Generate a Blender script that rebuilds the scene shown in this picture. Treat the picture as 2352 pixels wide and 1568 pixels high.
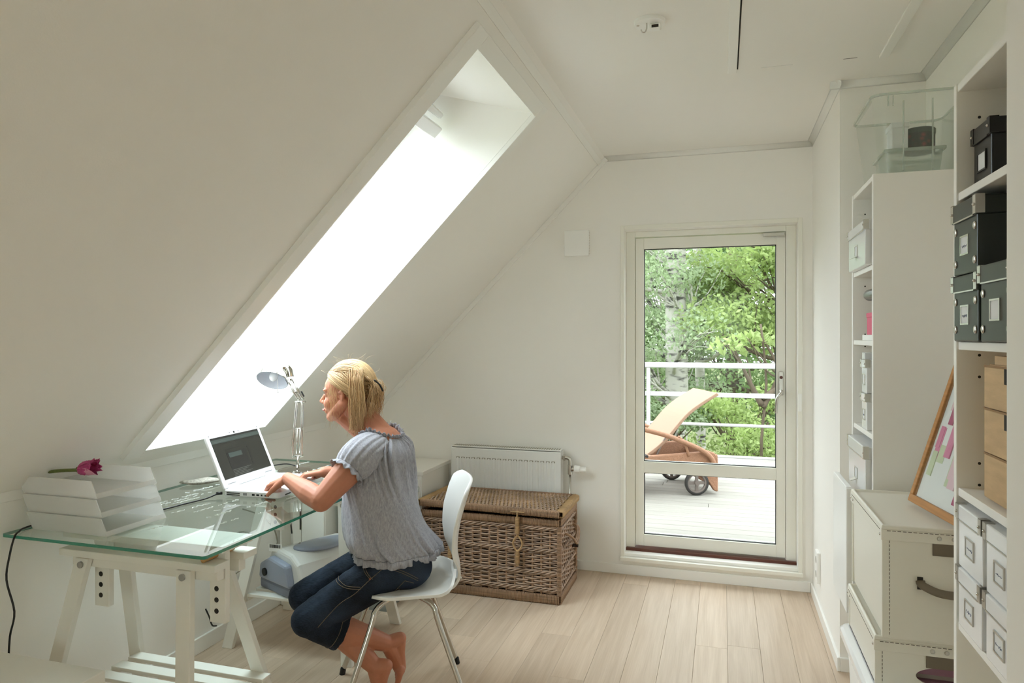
import bpy, bmesh, math, random
from mathutils import Vector, Matrix
import numpy as np
random.seed(7)
for o in list(bpy.data.objects): bpy.data.objects.remove(o)
SC = bpy.context.scene
COL = SC.collection
R = math.radians
PI = math.pi
# ------------------------------------------------------------------ camera
cd = bpy.data.cameras.new('camera'); cam = bpy.data.objects.new('camera', cd); COL.objects.link(cam)
cam.location = (0, 0, 1.45); cam.rotation_euler = (R(90), 0, math.atan(484 / 1590))
cd.sensor_width = 36; cd.lens = 1590 / 2352 * 36; cd.shift_y = -14 / 2352; cd.clip_start = .02; cd.clip_end = 300
SC.camera = cam
# ------------------------------------------------------------------ sky, exposure
W = bpy.data.worlds.new('sky'); SC.world = W; W.use_nodes = True
bgn = W.node_tree.nodes['Background']
# overcast sky (CIE): three times brighter at the zenith than at the horizon
wn = W.node_tree.nodes; wl = W.node_tree.links
g_ = wn.new('ShaderNodeTexCoord'); sx_ = wn.new('ShaderNodeSeparateXYZ'); wl.new(g_.outputs['Generated'], sx_.inputs[0])
ma_ = wn.new('ShaderNodeMath'); ma_.operation = 'MAXIMUM'; ma_.inputs[1].default_value = 0; wl.new(sx_.outputs['Z'], ma_.inputs[0])
mb_ = wn.new('ShaderNodeMath'); mb_.operation = 'MULTIPLY_ADD'; mb_.inputs[1].default_value = 2/3; mb_.inputs[2].default_value = 1/3; wl.new(ma_.outputs[0], mb_.inputs[0])
mc_ = wn.new('ShaderNodeMath'); mc_.operation = 'MULTIPLY'; mc_.inputs[1].default_value = 20.0; wl.new(mb_.outputs[0], mc_.inputs[0])
bgn.inputs[0].default_value = (.88, .965, 1.05, 1); wl.new(mc_.outputs[0], bgn.inputs[1])
SC.view_settings.view_transform = 'Standard'; SC.view_settings.look = 'None'
SC.view_settings.exposure = .13; SC.view_settings.gamma = 1; SC.view_settings.use_curve_mapping = False
cy = SC.cycles
cy.use_denoising = True; cy.max_bounces = 20; cy.diffuse_bounces = 14; cy.glossy_bounces = 5
cy.transparent_max_bounces = 24; cy.transmission_bounces = 8; cy.caustics_reflective = False; cy.caustics_refractive = False
cy.sample_clamp_indirect = 12
def portal(loc, size, rot):
    l = bpy.data.lights.new('window_portal', 'AREA'); l.shape = 'RECTANGLE'; l.size, l.size_y = size
    l.cycles.is_portal = True
    o = bpy.data.objects.new('window_portal', l); COL.objects.link(o); o.location = loc; o.rotation_euler = rot
    return o
# ------------------------------------------------------------------ helpers
def tag(o, label=None, cat=None, group=None, kind=None):
    if label: o['label'] = label
    if cat: o['category'] = cat
    if group: o['group'] = group
    if kind: o['kind'] = kind
    return o
def root(name, loc, label, cat, rz=0, group=None, kind=None):
    o = bpy.data.objects.new(name, None); COL.objects.link(o); o.empty_display_size = .05
    o.location = loc; o.rotation_euler = (0, 0, rz)
    return tag(o, label, cat, group, kind)
class MB:
    def __init__(s): s.v = []; s.f = []
    def add(s, vs, fs, M=None):
        b = len(s.v)
        for p in vs:
            p = Vector(p)
            if M is not None: p = M @ p
            s.v.append(tuple(p))
        s.f += [tuple(b + i for i in f) for f in fs]
        return s
    def box(s, x0, x1, y0, y1, z0, z1, M=None):
        return s.add([(x0,y0,z0),(x1,y0,z0),(x1,y1,z0),(x0,y1,z0),(x0,y0,z1),(x1,y0,z1),(x1,y1,z1),(x0,y1,z1)],
            [(0,3,2,1),(4,5,6,7),(0,1,5,4),(1,2,6,5),(2,3,7,6),(3,0,4,7)], M)
    def hexa(s, p, M=None):      # 8 corners: bottom loop then top loop
        return s.add(p, [(0,3,2,1),(4,5,6,7),(0,1,5,4),(1,2,6,5),(2,3,7,6),(3,0,4,7)], M)
    def beam(s, a, b, w, h, up=(0,0,1), M=None):
        a = Vector(a); b = Vector(b); d = (b - a).normalized(); u = Vector(up); sx = d.cross(u).normalized(); u = sx.cross(d)
        p = [e + sx * i * w / 2 + u * j * h / 2 for e in (a, b) for (i, j) in ((-1,-1),(1,-1),(1,1),(-1,1))]
        return s.add(p, [(3,2,1,0),(4,5,6,7),(0,1,5,4),(1,2,6,5),(2,3,7,6),(3,0,4,7)], M)
    def tube(s, pts, r, n=8, closed=False, M=None, flat=1.0, up=None):
        pts = [Vector(p) for p in pts]; k = len(pts); rs = r if isinstance(r, (list, tuple)) else [r] * k
        vs = []; prev = Vector(up) if up else None
        for i, p in enumerate(pts):
            if closed: d = pts[(i + 1) % k] - pts[i - 1]
            else: d = pts[min(i + 1, k - 1)] - pts[max(i - 1, 0)]
            if d.length < 1e-9: d = Vector((0,0,1))
            d.normalize()
            if prev is None: prev = Vector((0,0,1)) if abs(d.z) < .9 else Vector((1,0,0))
            a = prev - d * prev.dot(d)
            if a.length < 1e-6: a = d.orthogonal()
            a.normalize(); prev = a; b = d.cross(a)
            for j in range(n):
                t = 2 * PI * j / n; vs.append(p + (a * math.cos(t) * flat + b * math.sin(t)) * rs[i])
        fs = []
        for i in range(k if closed else k - 1):
            i2 = (i + 1) % k
            for j in range(n):
                j2 = (j + 1) % n; fs.append((i*n+j, i*n+j2, i2*n+j2, i2*n+j))
        if not closed:
            fs.append(tuple(range(n - 1, -1, -1))); fs.append(tuple((k-1)*n + j for j in range(n)))
        return s.add(vs, fs, M)
    def cyl(s, a, b, r0, r1=None, n=20, M=None):
        return s.tube([a, b], [r0, r0 if r1 is None else r1], n, M=M)
    def lathe(s, prof, n=28, M=None, cap=True):    # prof = [(r,z)...]
        vs = []; fs = []
        for r, z in prof:
            for j in range(n): t = 2*PI*j/n; vs.append((r*math.cos(t), r*math.sin(t), z))
        for i in range(len(prof)-1):
            for j in range(n): j2 = (j+1)%n; fs.append((i*n+j, i*n+j2, (i+1)*n+j2, (i+1)*n+j))
        if cap:
            fs.append(tuple(range(n-1,-1,-1))); fs.append(tuple((len(prof)-1)*n+j for j in range(n)))
        return s.add(vs, fs, M)
    def prism(s, poly, a, b, M=None):    # poly in local xy, extruded z a..b
        n = len(poly); vs = [(x,y,a) for x,y in poly] + [(x,y,b) for x,y in poly]
        fs = [tuple(range(n-1,-1,-1)), tuple(range(n,2*n))] + [(i,(i+1)%n,n+(i+1)%n,n+i) for i in range(n)]
        return s.add(vs, fs, M)
    def loft(s, loops, close=True, caps=True, M=None):
        n = len(loops[0]); vs = [p for l in loops for p in l]; fs = []
        for i in range(len(loops)-1):
            for j in range(n if close else n-1):
                j2 = (j+1)%n; fs.append((i*n+j, i*n+j2, (i+1)*n+j2, (i+1)*n+j))
        if caps and close: fs.append(tuple(range(n-1,-1,-1))); fs.append(tuple((len(loops)-1)*n+j for j in range(n)))
        return s.add(vs, fs, M)
    def sphere(s, c, r, n=12, m=8, M=None):
        if not isinstance(r, (tuple, list)): r = (r,r,r)
        vs = [(c[0], c[1], c[2]+r[2])]
        for i in range(1, m):
            t = PI*i/m
            for j in range(n): q = 2*PI*j/n; vs.append((c[0]+r[0]*math.sin(t)*math.cos(q), c[1]+r[1]*math.sin(t)*math.sin(q), c[2]+r[2]*math.cos(t)))
        vs.append((c[0], c[1], c[2]-r[2])); fs = []
        for j in range(n): fs.append((0, 1+j, 1+(j+1)%n))
        for i in range(m-2):
            for j in range(n): fs.append((1+i*n+j, 1+(i+1)*n+j, 1+(i+1)*n+(j+1)%n, 1+i*n+(j+1)%n))
        for j in range(n): fs.append((len(vs)-1, 1+(m-2)*n+(j+1)%n, 1+(m-2)*n+j))
        return s.add(vs, fs, M)
    def build(s, name, mat, parent=None, smooth=False, bevel=0, seg=2, world=True, kind=None, recalc=True, sub=0):
        off = Vector((0,0,0))
        if parent is not None and world:
            p = parent
            while p is not None: off = off + p.location; p = p.parent
        me = bpy.data.meshes.new(name); me.from_pydata([tuple(Vector(p) - off) for p in s.v], [], s.f); me.update()
        if recalc:
            bm = bmesh.new(); bm.from_mesh(me); bmesh.ops.recalc_face_normals(bm, faces=bm.faces); bm.to_mesh(me); bm.free()
        if smooth:
            me.polygons.foreach_set('use_smooth', [True]*len(me.polygons))
        o = bpy.data.objects.new(name, me); COL.objects.link(o)
        me.materials.append(M_[mat] if isinstance(mat, str) else mat)
        if parent is not None: o.parent = parent
        if bevel:
            b = o.modifiers.new('bevel', 'BEVEL'); b.width = bevel; b.segments = seg; b.limit_method = 'ANGLE'; b.angle_limit = R(40)
            if not smooth: b.harden_normals = False
        if sub:
            q = o.modifiers.new('sub', 'SUBSURF'); q.levels = sub; q.render_levels = sub
        if kind: o['kind'] = kind
        return o
def smooth_angle(o, a=35):
    me = o.data; me.polygons.foreach_set('use_smooth', [True]*len(me.polygons))
    bm = bmesh.new(); bm.from_mesh(me)
    for e in bm.edges:
        if len(e.link_faces) == 2 and e.calc_face_angle(0) > R(a): e.smooth = False
    bm.to_mesh(me); bm.free(); return o
def instance(src, name, parent, loc=None, rot=None, scale=None):
    o = bpy.data.objects.new(name, src.data); COL.objects.link(o); o.parent = parent
    if loc is not None: o.location = loc
    if rot is not None: o.rotation_euler = rot
    if scale is not None: o.scale = scale
    for m in src.modifiers:
        q = o.modifiers.new(m.name, m.type)
        if m.type == 'BEVEL': q.width = m.width; q.segments = m.segments; q.limit_method = 'ANGLE'; q.angle_limit = m.angle_limit
    return o
def copy_tree(o, parent=None):
    c = o.copy(); COL.objects.link(c); c.parent = parent
    for ch in list(o.children): copy_tree(ch, c)
    return c
def bez(pts, n=8):      # Catmull-Rom through points
    P = [Vector(p) for p in pts]; out = []
    for i in range(len(P)-1):
        a = P[max(i-1,0)]; b = P[i]; c = P[i+1]; d = P[min(i+2,len(P)-1)]
        for k in range(n):
            t = k/n
            out.append(.5*((2*b)+(-a+c)*t+(2*a-5*b+4*c-d)*t*t+(-a+3*b-3*c+d)*t**3))
    out.append(P[-1]); return out
# ------------------------------------------------------------------ materials
M_ = {}
def rgb(r, g, b):      # sRGB 0-255 to linear
    f = lambda c: (c/12.92 if c <= .04045 else ((c+.055)/1.055)**2.4)
    return (f(r/255), f(g/255), f(b/255), 1)
def mat(name, col, rough=.5, metal=0, spec=.5, bump=0, bscale=60, var=0, vscale=3, stretch=(1,1,1), rnd=0, coat=0, sss=0, emit=None, trans=0, sheen=0):
    m = bpy.data.materials.new(name); m.use_nodes = True; nt = m.node_tree; N = nt.nodes; L = nt.links
    b = N['Principled BSDF']; b.inputs['Base Color'].default_value = col; b.inputs['Roughness'].default_value = rough
    b.inputs['Metallic'].default_value = metal; b.inputs['Specular IOR Level'].default_value = spec
    if coat: b.inputs['Coat Weight'].default_value = coat; b.inputs['Coat Roughness'].default_value = .08
    if sheen: b.inputs['Sheen Weight'].default_value = sheen
    if sss:
        b.inputs['Subsurface Weight'].default_value = sss; b.inputs['Subsurface Radius'].default_value = (.012,.005,.003); b.inputs['Subsurface Scale'].default_value = 1
    if emit: b.inputs['Emission Color'].default_value = emit[0]; b.inputs['Emission Strength'].default_value = emit[1]
    tc = N.new('ShaderNodeTexCoord'); mp = N.new('ShaderNodeMapping'); L.new(tc.outputs['Object'], mp.inputs[0]); mp.inputs['Scale'].default_value = stretch
    cur = None
    if var:
        no = N.new('ShaderNodeTexNoise'); no.inputs['Scale'].default_value = vscale; no.inputs['Detail'].default_value = 6; no.inputs['Roughness'].default_value = .6
        L.new(mp.outputs[0], no.inputs['Vector'])
        hs = N.new('ShaderNodeHueSaturation'); hs.inputs['Color'].default_value = col
        mr = N.new('ShaderNodeMapRange'); mr.inputs['From Min'].default_value = .3; mr.inputs['From Max'].default_value = .7
        mr.inputs['To Min'].default_value = 1-var; mr.inputs['To Max'].default_value = 1+var
        L.new(no.outputs['Fac'], mr.inputs['Value']); L.new(mr.outputs[0], hs.inputs['Value']); cur = hs.outputs[0]
    if rnd:
        oi = N.new('ShaderNodeObjectInfo'); mr2 = N.new('ShaderNodeMapRange'); mr2.inputs['To Min'].default_value = 1-rnd; mr2.inputs['To Max'].default_value = 1+rnd
        L.new(oi.outputs['Random'], mr2.inputs['Value']); h2 = N.new('ShaderNodeHueSaturation')
        if cur: L.new(cur, h2.inputs['Color'])
        else: h2.inputs['Color'].default_value = col
        L.new(mr2.outputs[0], h2.inputs['Value']); cur = h2.outputs[0]
    if cur: L.new(cur, b.inputs['Base Color'])
    if bump:
        no = N.new('ShaderNodeTexNoise'); no.inputs['Scale'].default_value = bscale; no.inputs['Detail'].default_value = 4
        L.new(mp.outputs[0], no.inputs['Vector']); bp = N.new('ShaderNodeBump'); bp.inputs['Strength'].default_value = bump; bp.inputs['Distance'].default_value = .01
        L.new(no.outputs['Fac'], bp.inputs['Height']); L.new(bp.outputs[0], b.inputs['Normal'])
    M_[name] = m; return m
def clear(name, tint, opac=.0, rough=.0, white=None, ior=1.45):
    """thin clear or frosted sheet: transparent tint + fresnel gloss, opac = share of a milky diffuse/translucent body"""
    m = bpy.data.materials.new(name); m.use_nodes = True; nt = m.node_tree; N = nt.nodes; L = nt.links
    for n in list(N): N.remove(n)
    out = N.new('ShaderNodeOutputMaterial'); tr = N.new('ShaderNodeBsdfTransparent'); tr.inputs[0].default_value = tint
    gl = N.new('ShaderNodeBsdfGlossy'); gl.inputs['Roughness'].default_value = rough
    lw = N.new('ShaderNodeLayerWeight'); lw.inputs[0].default_value = .5; pw = N.new('ShaderNodeMath'); pw.operation = 'POWER'; pw.inputs[1].default_value = 5; L.new(lw.outputs['Facing'], pw.inputs[0])
    f0 = ((ior-1)/(ior+1))**2; fr = N.new('ShaderNodeMath'); fr.operation = 'MULTIPLY_ADD'; fr.inputs[1].default_value = 1-f0; fr.inputs[2].default_value = f0; L.new(pw.outputs[0], fr.inputs[0])
    cur = tr.outputs[0]
    if opac:
        df = N.new('ShaderNodeBsdfDiffuse'); df.inputs[0].default_value = white; tl = N.new('ShaderNodeBsdfTranslucent'); tl.inputs[0].default_value = white
        mx = N.new('ShaderNodeMixShader'); mx.inputs[0].default_value = .45; L.new(df.outputs[0], mx.inputs[1]); L.new(tl.outputs[0], mx.inputs[2])
        m2 = N.new('ShaderNodeMixShader'); m2.inputs[0].default_value = opac; L.new(cur, m2.inputs[1]); L.new(mx.outputs[0], m2.inputs[2]); cur = m2.outputs[0]
    m3 = N.new('ShaderNodeMixShader'); L.new(fr.outputs[0], m3.inputs[0]); L.new(cur, m3.inputs[1]); L.new(gl.outputs[0], m3.inputs[2]); L.new(m3.outputs[0], out.inputs[0])
    M_[name] = m; return m
mat('wall', (.90,.885,.85,1), .75, bump=.04, bscale=250, spec=.2)
mat('trim', (.88,.875,.845,1), .38, spec=.4)
mat('door_paint', (.86,.85,.78,1), .35)
mat('white', (.86,.86,.84,1), .4)
mat('shelf_white', (.86,.845,.80,1), .45)
mat('gloss_white', (.82,.82,.82,1), .18, coat=.3)
mat('radiator', (.86,.87,.85,1), .3)
mat('plastic_white', (.90,.90,.88,1), .35)
mat('chrome', (.60,.585,.55,1), .10, 1)
mat('steel', (.62,.60,.56,1), .25, 1)
mat('black', (.008,.008,.008,1), .45)
mat('rubber', (.02,.02,.02,1), .7)
mat('hole', (.03,.027,.022,1), .9)
mat('threshold', rgb(92,44,28), .35, var=.2, vscale=8, stretch=(1,8,8))
clear('pane', (.55,.55,.53,1), ior=1.2)
clear('sky_pane', (.92,.94,.93,1), ior=1.3)
clear('desk_glass', (.86,.94,.90,1), ior=1.5)
clear('frosted', (.9,.93,.9,1), .42, .25, (.80,.84,.80,1), 1.3)
clear('frosted_tray', (.96,.96,.95,1), .5, .3, (.96,.96,.95,1), 1.3)
# ================================================================== the room
XR, YF, YS, XN, XL, CZ, XJ, YB = .485, 4.233, 3.28, .815, -2.293, 2.543, -.694, -4.2
ANG = R(45.5); SD = Vector((-math.cos(ANG), 0, -math.sin(ANG))); SN = Vector((-math.sin(ANG), 0, math.cos(ANG)))   # down the slope, outwards
JO = Vector((XJ, 0, CZ))
def slope(s, y, t=0): return JO + SD * s + SN * t + Vector((0, y, 0))
def st(o, label, cat): return tag(o, label, cat, kind='structure')
# floor slab + planks
fl = st(MB().box(XL-.3, 1.1, YB-.2, YF+.0, -.12, -.014).build('floor', 'hole'), 'pale whitewashed oak plank floor of the attic room', 'floor')
pm = bpy.data.materials.new('plank_oak'); pm.use_nodes = True; M_['plank'] = pm
nt = pm.node_tree; N = nt.nodes; L = nt.links; b = N['Principled BSDF']
tc = N.new('ShaderNodeTexCoord'); oi = N.new('ShaderNodeObjectInfo'); ad = N.new('ShaderNodeVectorMath'); ad.operation = 'ADD'
sc_ = N.new('ShaderNodeVectorMath'); sc_.operation = 'SCALE'; sc_.inputs['Scale'].default_value = 37
cx = N.new('ShaderNodeCombineXYZ'); L.new(oi.outputs['Random'], cx.inputs[0]); L.new(oi.outputs['Random'], cx.inputs[1]); L.new(cx.outputs[0], sc_.inputs[0])
L.new(tc.outputs['Object'], ad.inputs[0]); L.new(sc_.outputs[0], ad.inputs[1])
mp = N.new('ShaderNodeMapping'); mp.inputs['Scale'].default_value = (22, 1.1, 1); L.new(ad.outputs[0], mp.inputs[0])
n1 = N.new('ShaderNodeTexNoise'); n1.inputs['Scale'].default_value = 1.6; n1.inputs['Detail'].default_value = 5; n1.inputs['Distortion'].default_value = .6; L.new(mp.outputs[0], n1.inputs['Vector'])
mp2 = N.new('ShaderNodeMapping'); mp2.inputs['Scale'].default_value = (140, 3, 1); L.new(ad.outputs[0], mp2.inputs[0])
n2 = N.new('ShaderNodeTexNoise'); n2.inputs['Scale'].default_value = 1.5; n2.inputs['Detail'].default_value = 3; L.new(mp2.outputs[0], n2.inputs['Vector'])
mx = N.new('ShaderNodeMix'); mx.data_type = 'FLOAT'; mx.inputs[0].default_value = .35; L.new(n1.outputs['Fac'], mx.inputs[2]); L.new(n2.outputs['Fac'], mx.inputs[3])
cr = N.new('ShaderNodeValToRGB'); cr.color_ramp.elements[0].position = .3; cr.color_ramp.elements[0].color = (.52,.395,.285,1); cr.color_ramp.elements[1].position = .68; cr.color_ramp.elements[1].color = (.67,.54,.42,1)
L.new(mx.outputs[0], cr.inputs[0])
hs = N.new('ShaderNodeHueSaturation'); mr = N.new('ShaderNodeMapRange'); mr.inputs['To Min'].default_value = .92; mr.inputs['To Max'].default_value = 1.07
L.new(oi.outputs['Random'], mr.inputs['Value']); L.new(mr.outputs[0], hs.inputs['Value']); L.new(cr.outputs[0], hs.inputs['Color']); L.new(hs.outputs[0], b.inputs['Base Color'])
b.inputs['Roughness'].default_value = .42
PW = .1445; rows = []
k0 = math.floor((XL - .3 - .021) / PW); 
row = 0
x = .021 + k0 * PW
while x < XN + .02:
    y = YB - random.uniform(0, 1.8)
    while y < YF:
        ln = random.uniform(1.5, 2.1); a, c = max(y, YB), min(y + ln, YF - .002)
        xa, xb = max(x, XL - .02), min(x + PW, XN + .02)
        if c - a > .05 and xb - xa > .01:
            MB().box(xa+.0004, xb-.0004, a+.0004, c-.0004, -.014, 0).build('plank', 'plank', fl, bevel=.0008, seg=1)
        y += ln
    x += PW
# ceiling, sloped ceiling with skylight shaft
st(MB().box(XJ-.2, 1.1, YB-.2, YF+.3, CZ, CZ+.2).build('ceiling', 'wall'), 'flat white painted ceiling', 'ceiling')
TH = .40; ya, yb = 2.20, 2.95
S0, S1 = -.06, 2.62
def sbox(m, s0, s1, y0, y1, t0, t1): m.hexa([slope(s,y,t) for t in (t0,t1) for (s,y) in ((s0,y0),(s1,y0),(s1,y1),(s0,y1))]); return m
mb = MB()
def panel(m, yA, yB, hole=None):
    o0 = [slope(S0,yA), slope(S0,yB), slope(S1,yB), slope(S1,yA)]; o1 = [slope(S0,yA,TH), slope(S0,yB,TH), slope(S1,yB,TH), slope(S1,yA,TH)]
    h0 = [slope(.16,hole[0]), slope(.16,hole[1]), slope(2.15,hole[1]), slope(2.15,hole[0])]; h1 = [slope(.375,hole[0],TH), slope(.375,hole[1],TH), slope(1.95,hole[1],TH), slope(1.95,hole[0],TH)]
    vs = o0 + h0 + o1 + h1; fs = []
    for i in range(4):
        j = (i+1) % 4
        fs += [(i, j, 4+j, 4+i), (8+i, 12+i, 12+j, 8+j), (4+i, 4+j, 12+j, 12+i)]
        if (i, j) not in ((0,1),(2,3)) or True: fs.append((i, 8+i, 8+j, j))
    m.add(vs, fs)
panel(mb, YB-.2, YF+.3, (ya,yb))
st(mb.build('ceiling_slope', 'wall'), 'sloping white attic ceiling pierced by the skylight shaft', 'ceiling')
def skylight(name, ya, yb, label):
    sw = root(name, slope(1.1,(ya+yb)/2,.4), label, 'window', kind='structure')
    sbox(MB(), .10, 2.19, ya-.085, ya, -.022, 0).build('casing_board', 'trim', sw, bevel=.002)
    sbox(MB(), .10, 2.19, yb, yb+.06, -.022, 0).build('casing_board', 'trim', sw, bevel=.002)
    sbox(MB(), .10, .16, ya, yb, -.022, 0).build('casing_board', 'trim', sw, bevel=.002)
    sbox(MB(), 2.15, 2.19, ya, yb, -.022, 0).build('casing_board', 'trim', sw, bevel=.002)
    m = MB(); a0, a1 = .36, 1.97
    sbox(m, a0, a0+.22, ya-.02, yb+.02, TH, TH+.09); sbox(m, a1-.06, a1, ya-.02, yb+.02, TH, TH+.09)
    sbox(m, a0+.22, a1-.06, ya-.02, ya+.035, TH, TH+.09); sbox(m, a0+.22, a1-.06, yb-.035, yb+.02, TH, TH+.09); m.build('sash', 'gloss_white', sw, bevel=.004)
    sbox(MB(), a0+.22, a1-.06, ya+.035, yb-.035, TH+.04, TH+.046).build('pane', 'sky_pane', sw)
    m = MB(); sbox(m, .475, .535, ya+.03, yb-.065, .245, .275); sbox(m, .485, .497, ya+.05, yb-.09, .275, TH); m.build('control_bar', 'gloss_white', sw, bevel=.006)
    m = MB(); sbox(m, .425, .455, ya+.05, yb-.045, .295, TH); m.build('ventilation_flap', 'gloss_white', sw, bevel=.008)
skylight('window_1', ya, yb, 'roof skylight deep in the sloping ceiling above the desk')
# gable / side walls
st(MB().box(XL-.25, XL, YB-.2, YF+.3, -.12, .95).build('wall_left', 'wall'), 'low white knee wall behind the desk', 'wall')
DX0, DX1, DZ0, DZ1 = -.572, .408, .125, 2.09
m = MB(); T = .22
m.box(-3.2, DX0, YF, YF+T, -.12, 2.75); m.box(DX1, 1.3, YF, YF+T, -.12, 2.75); m.box(DX0, DX1, YF, YF+T, DZ1, 2.75); m.box(DX0, DX1, YF, YF+T, -.12, DZ0)
st(m.build('wall_far', 'wall'), 'white far gable wall with the balcony door', 'wall')
st(MB().box(XR, 1.3, YS, YF, -.12, CZ+.05).build('wall_right', 'wall'), 'bright white wall block right of the balcony door', 'wall')
st(MB().box(XN, 1.3, YB-.2, YS, -.12, CZ+.05).build('wall_niche', 'wall'), 'wall behind the bookcases on the right', 'wall')
st(MB().box(.40, XN, .95, 1.187, -.12, CZ).build('wall_pier', 'shelf_white'), 'wall pier at the right edge in front of the bookcase', 'wall')
WBX = (-1.05, .45); WBZ = (.5, 2.3)  # added out-of-view window, brightens the far wall from behind the camera
m = MB(); m.box(-3.2, WBX[0], YB-.2, YB, -.12, 2.75); m.box(WBX[1], 1.3, YB-.2, YB, -.12, 2.75); m.box(*WBX, YB-.2, YB, -.12, WBZ[0]); m.box(*WBX, YB-.2, YB, WBZ[1], 2.75)
st(m.build('wall_back', 'wall'), 'white wall with an added fill-light window behind the photographer', 'wall')
wb = root('fill_window', (-.28, YB-.1, WBZ[0]), 'added fill-light window with a white roller blind, unseen behind the photographer', 'window', kind='structure')
m = MB()
for (x0,x1) in ((WBX[0],WBX[0]+.05),(-.30,-.25),(WBX[1]-.05,WBX[1])): m.box(x0,x1,YB-.19,YB-.12,*WBZ)
m.box(*WBX,YB-.19,YB-.12,WBZ[0],WBZ[0]+.05); m.box(*WBX,YB-.19,YB-.12,WBZ[1]-.05,WBZ[1]); m.build('frame','trim',wb)
for x0,x1 in ((WBX[0]+.05,-.30),(-.25,WBX[1]-.05)): MB().box(x0,x1,YB-.16,YB-.154,WBZ[0]+.05,WBZ[1]-.05).build('pane','sky_pane',wb)
bm_ = bpy.data.materials.new('blind'); bm_.use_nodes = True; M_['blind'] = bm_; nt = bm_.node_tree; N = nt.nodes; L = nt.links  # translucent sheet that spreads the added window's fill light
tl = N.new('ShaderNodeBsdfTranslucent'); tl.inputs[0].default_value = (.9,.9,.88,1); df = N.new('ShaderNodeBsdfDiffuse'); df.inputs[0].default_value = (.85,.85,.83,1); mx = N.new('ShaderNodeMixShader'); mx.inputs[0].default_value = .15; L.new(tl.outputs[0],mx.inputs[1]); L.new(df.outputs[0],mx.inputs[2]); L.new(mx.outputs[0],N['Material Output'].inputs[0])
MB().add([(WBX[0],YB-.06,WBZ[0]),(WBX[1],YB-.06,WBZ[0]),(WBX[1],YB-.06,WBZ[1]),(WBX[0],YB-.06,WBZ[1])],[(0,1,2,3)]).build('fill_blind','blind',wb)
MB().cyl((WBX[0],YB-.06,WBZ[1]-.02),(WBX[1],YB-.06,WBZ[1]-.02),.02).build('fill_blind_roller','white',wb)
# baseboards, knee-wall trim, cornices
st(MB().box(XL, XL+.012, YB, YF-.012, 0, .072).build('baseboard_left','trim',bevel=.003), 'white skirting along the knee wall', 'baseboard')
st(MB().box(XL+.012, XR-.012, YF-.012, YF, 0, .06).build('baseboard_far','trim',bevel=.003), 'white skirting along the far wall under the door', 'baseboard')
st(MB().box(XR-.012, XR, YS-.012, YF-.012, 0, .06).build('baseboard_right','trim',bevel=.003), 'white skirting along the wall right of the door', 'baseboard')
st(MB().box(XR, XN, YS-.012, YS, 0, .06).build('baseboard_niche','trim',bevel=.003), 'short white skirting at the corner beside the boxes', 'baseboard')
st(MB().box(XL, XL+.014, YB, YF, .895, .938).build('trim_1','trim',bevel=.002), 'flat white board along the top of the knee wall', 'trim')
def cove(m, p0, p1, into):      # concave moulding along p0-p1 under the ceiling, 'into' = horizontal unit vector to the room
    p0, p1, q = Vector(p0), Vector(p1), Vector(into); r = .028; prof = [(0,0)]
    for k in range(7):
        t = PI/2*k/6; prof.append((r-r*math.cos(t)*1.0 if False else r*(1-math.cos(t)), -r*(1-math.sin(t))))
    lo = [[p + q*a + Vector((0,0,z)) for a, z in prof] for p in (p0, p1)]
    m.loft(lo); return m
st(cove(MB(), (XJ,YF,CZ), (XR,YF,CZ), (0,-1,0)).build('trim_2','trim',smooth=True), 'small white cove moulding on top of the far wall', 'trim')
m = cove(MB(), (XR,YS-.04,CZ), (XR,YF,CZ), (-1,0,0)); st(m.build('trim_3','trim',smooth=True), 'small white cove moulding above the wall right of the door', 'trim')
st(cove(MB(), (XR-.04,YS,CZ), (XN,YS,CZ), (0,-1,0)).build('trim_4','trim',smooth=True), 'cove moulding above the wall end behind the plastic tub', 'trim')
st(cove(MB(), (XN,YB,CZ), (XN,YS,CZ), (-1,0,0)).build('trim_5','trim',smooth=True), 'cove moulding above the bookcase wall on the right', 'trim')
m = MB(); m.hexa([slope(s,y,t) for t in (-.009,.0) for (s,y) in ((.03,YB),(.062,YB),(.062,YF),(.03,YF))]); st(m.build('trim_6','trim',bevel=.002), 'thin white joint strip between flat and sloping ceiling', 'trim')
m = MB(); m.hexa([slope(s,y,t) for t in (-.03,.0) for (s,y) in ((.0,YF-.012),(2.3,YF-.012),(2.3,YF),(.0,YF))]); st(m.build('trim_7','trim',bevel=.003), 'thin moulding between the sloping ceiling and far wall', 'trim')
# attic hatch in the ceiling
h = root('ceiling_hatch', (.31, 2.4, CZ), 'white attic hatch with flat trim boards in the ceiling', 'hatch', kind='structure')
MB().box(.02,.055,1.7,3.0,CZ-.013,CZ).build('trim_board','trim',h,bevel=.002)
MB().box(.583,.618,1.7,3.0,CZ-.013,CZ).build('trim_board','trim',h,bevel=.002)
MB().box(.0605,.583,1.7,2.985,CZ-.006,CZ).build('hatch_panel','wall',h,bevel=.001)
MB().box(.055,.0605,1.7,2.985,CZ-.003,CZ).build('gap','hole',h)
for x0,x1,y0 in ((.15,.27,2.994),(.455,.505,2.99)): MB().box(x0,x1,y0,y0+.004,CZ-.004,CZ).build('edge_gap','hole' if x0>.4 else 'trim',h)
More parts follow.
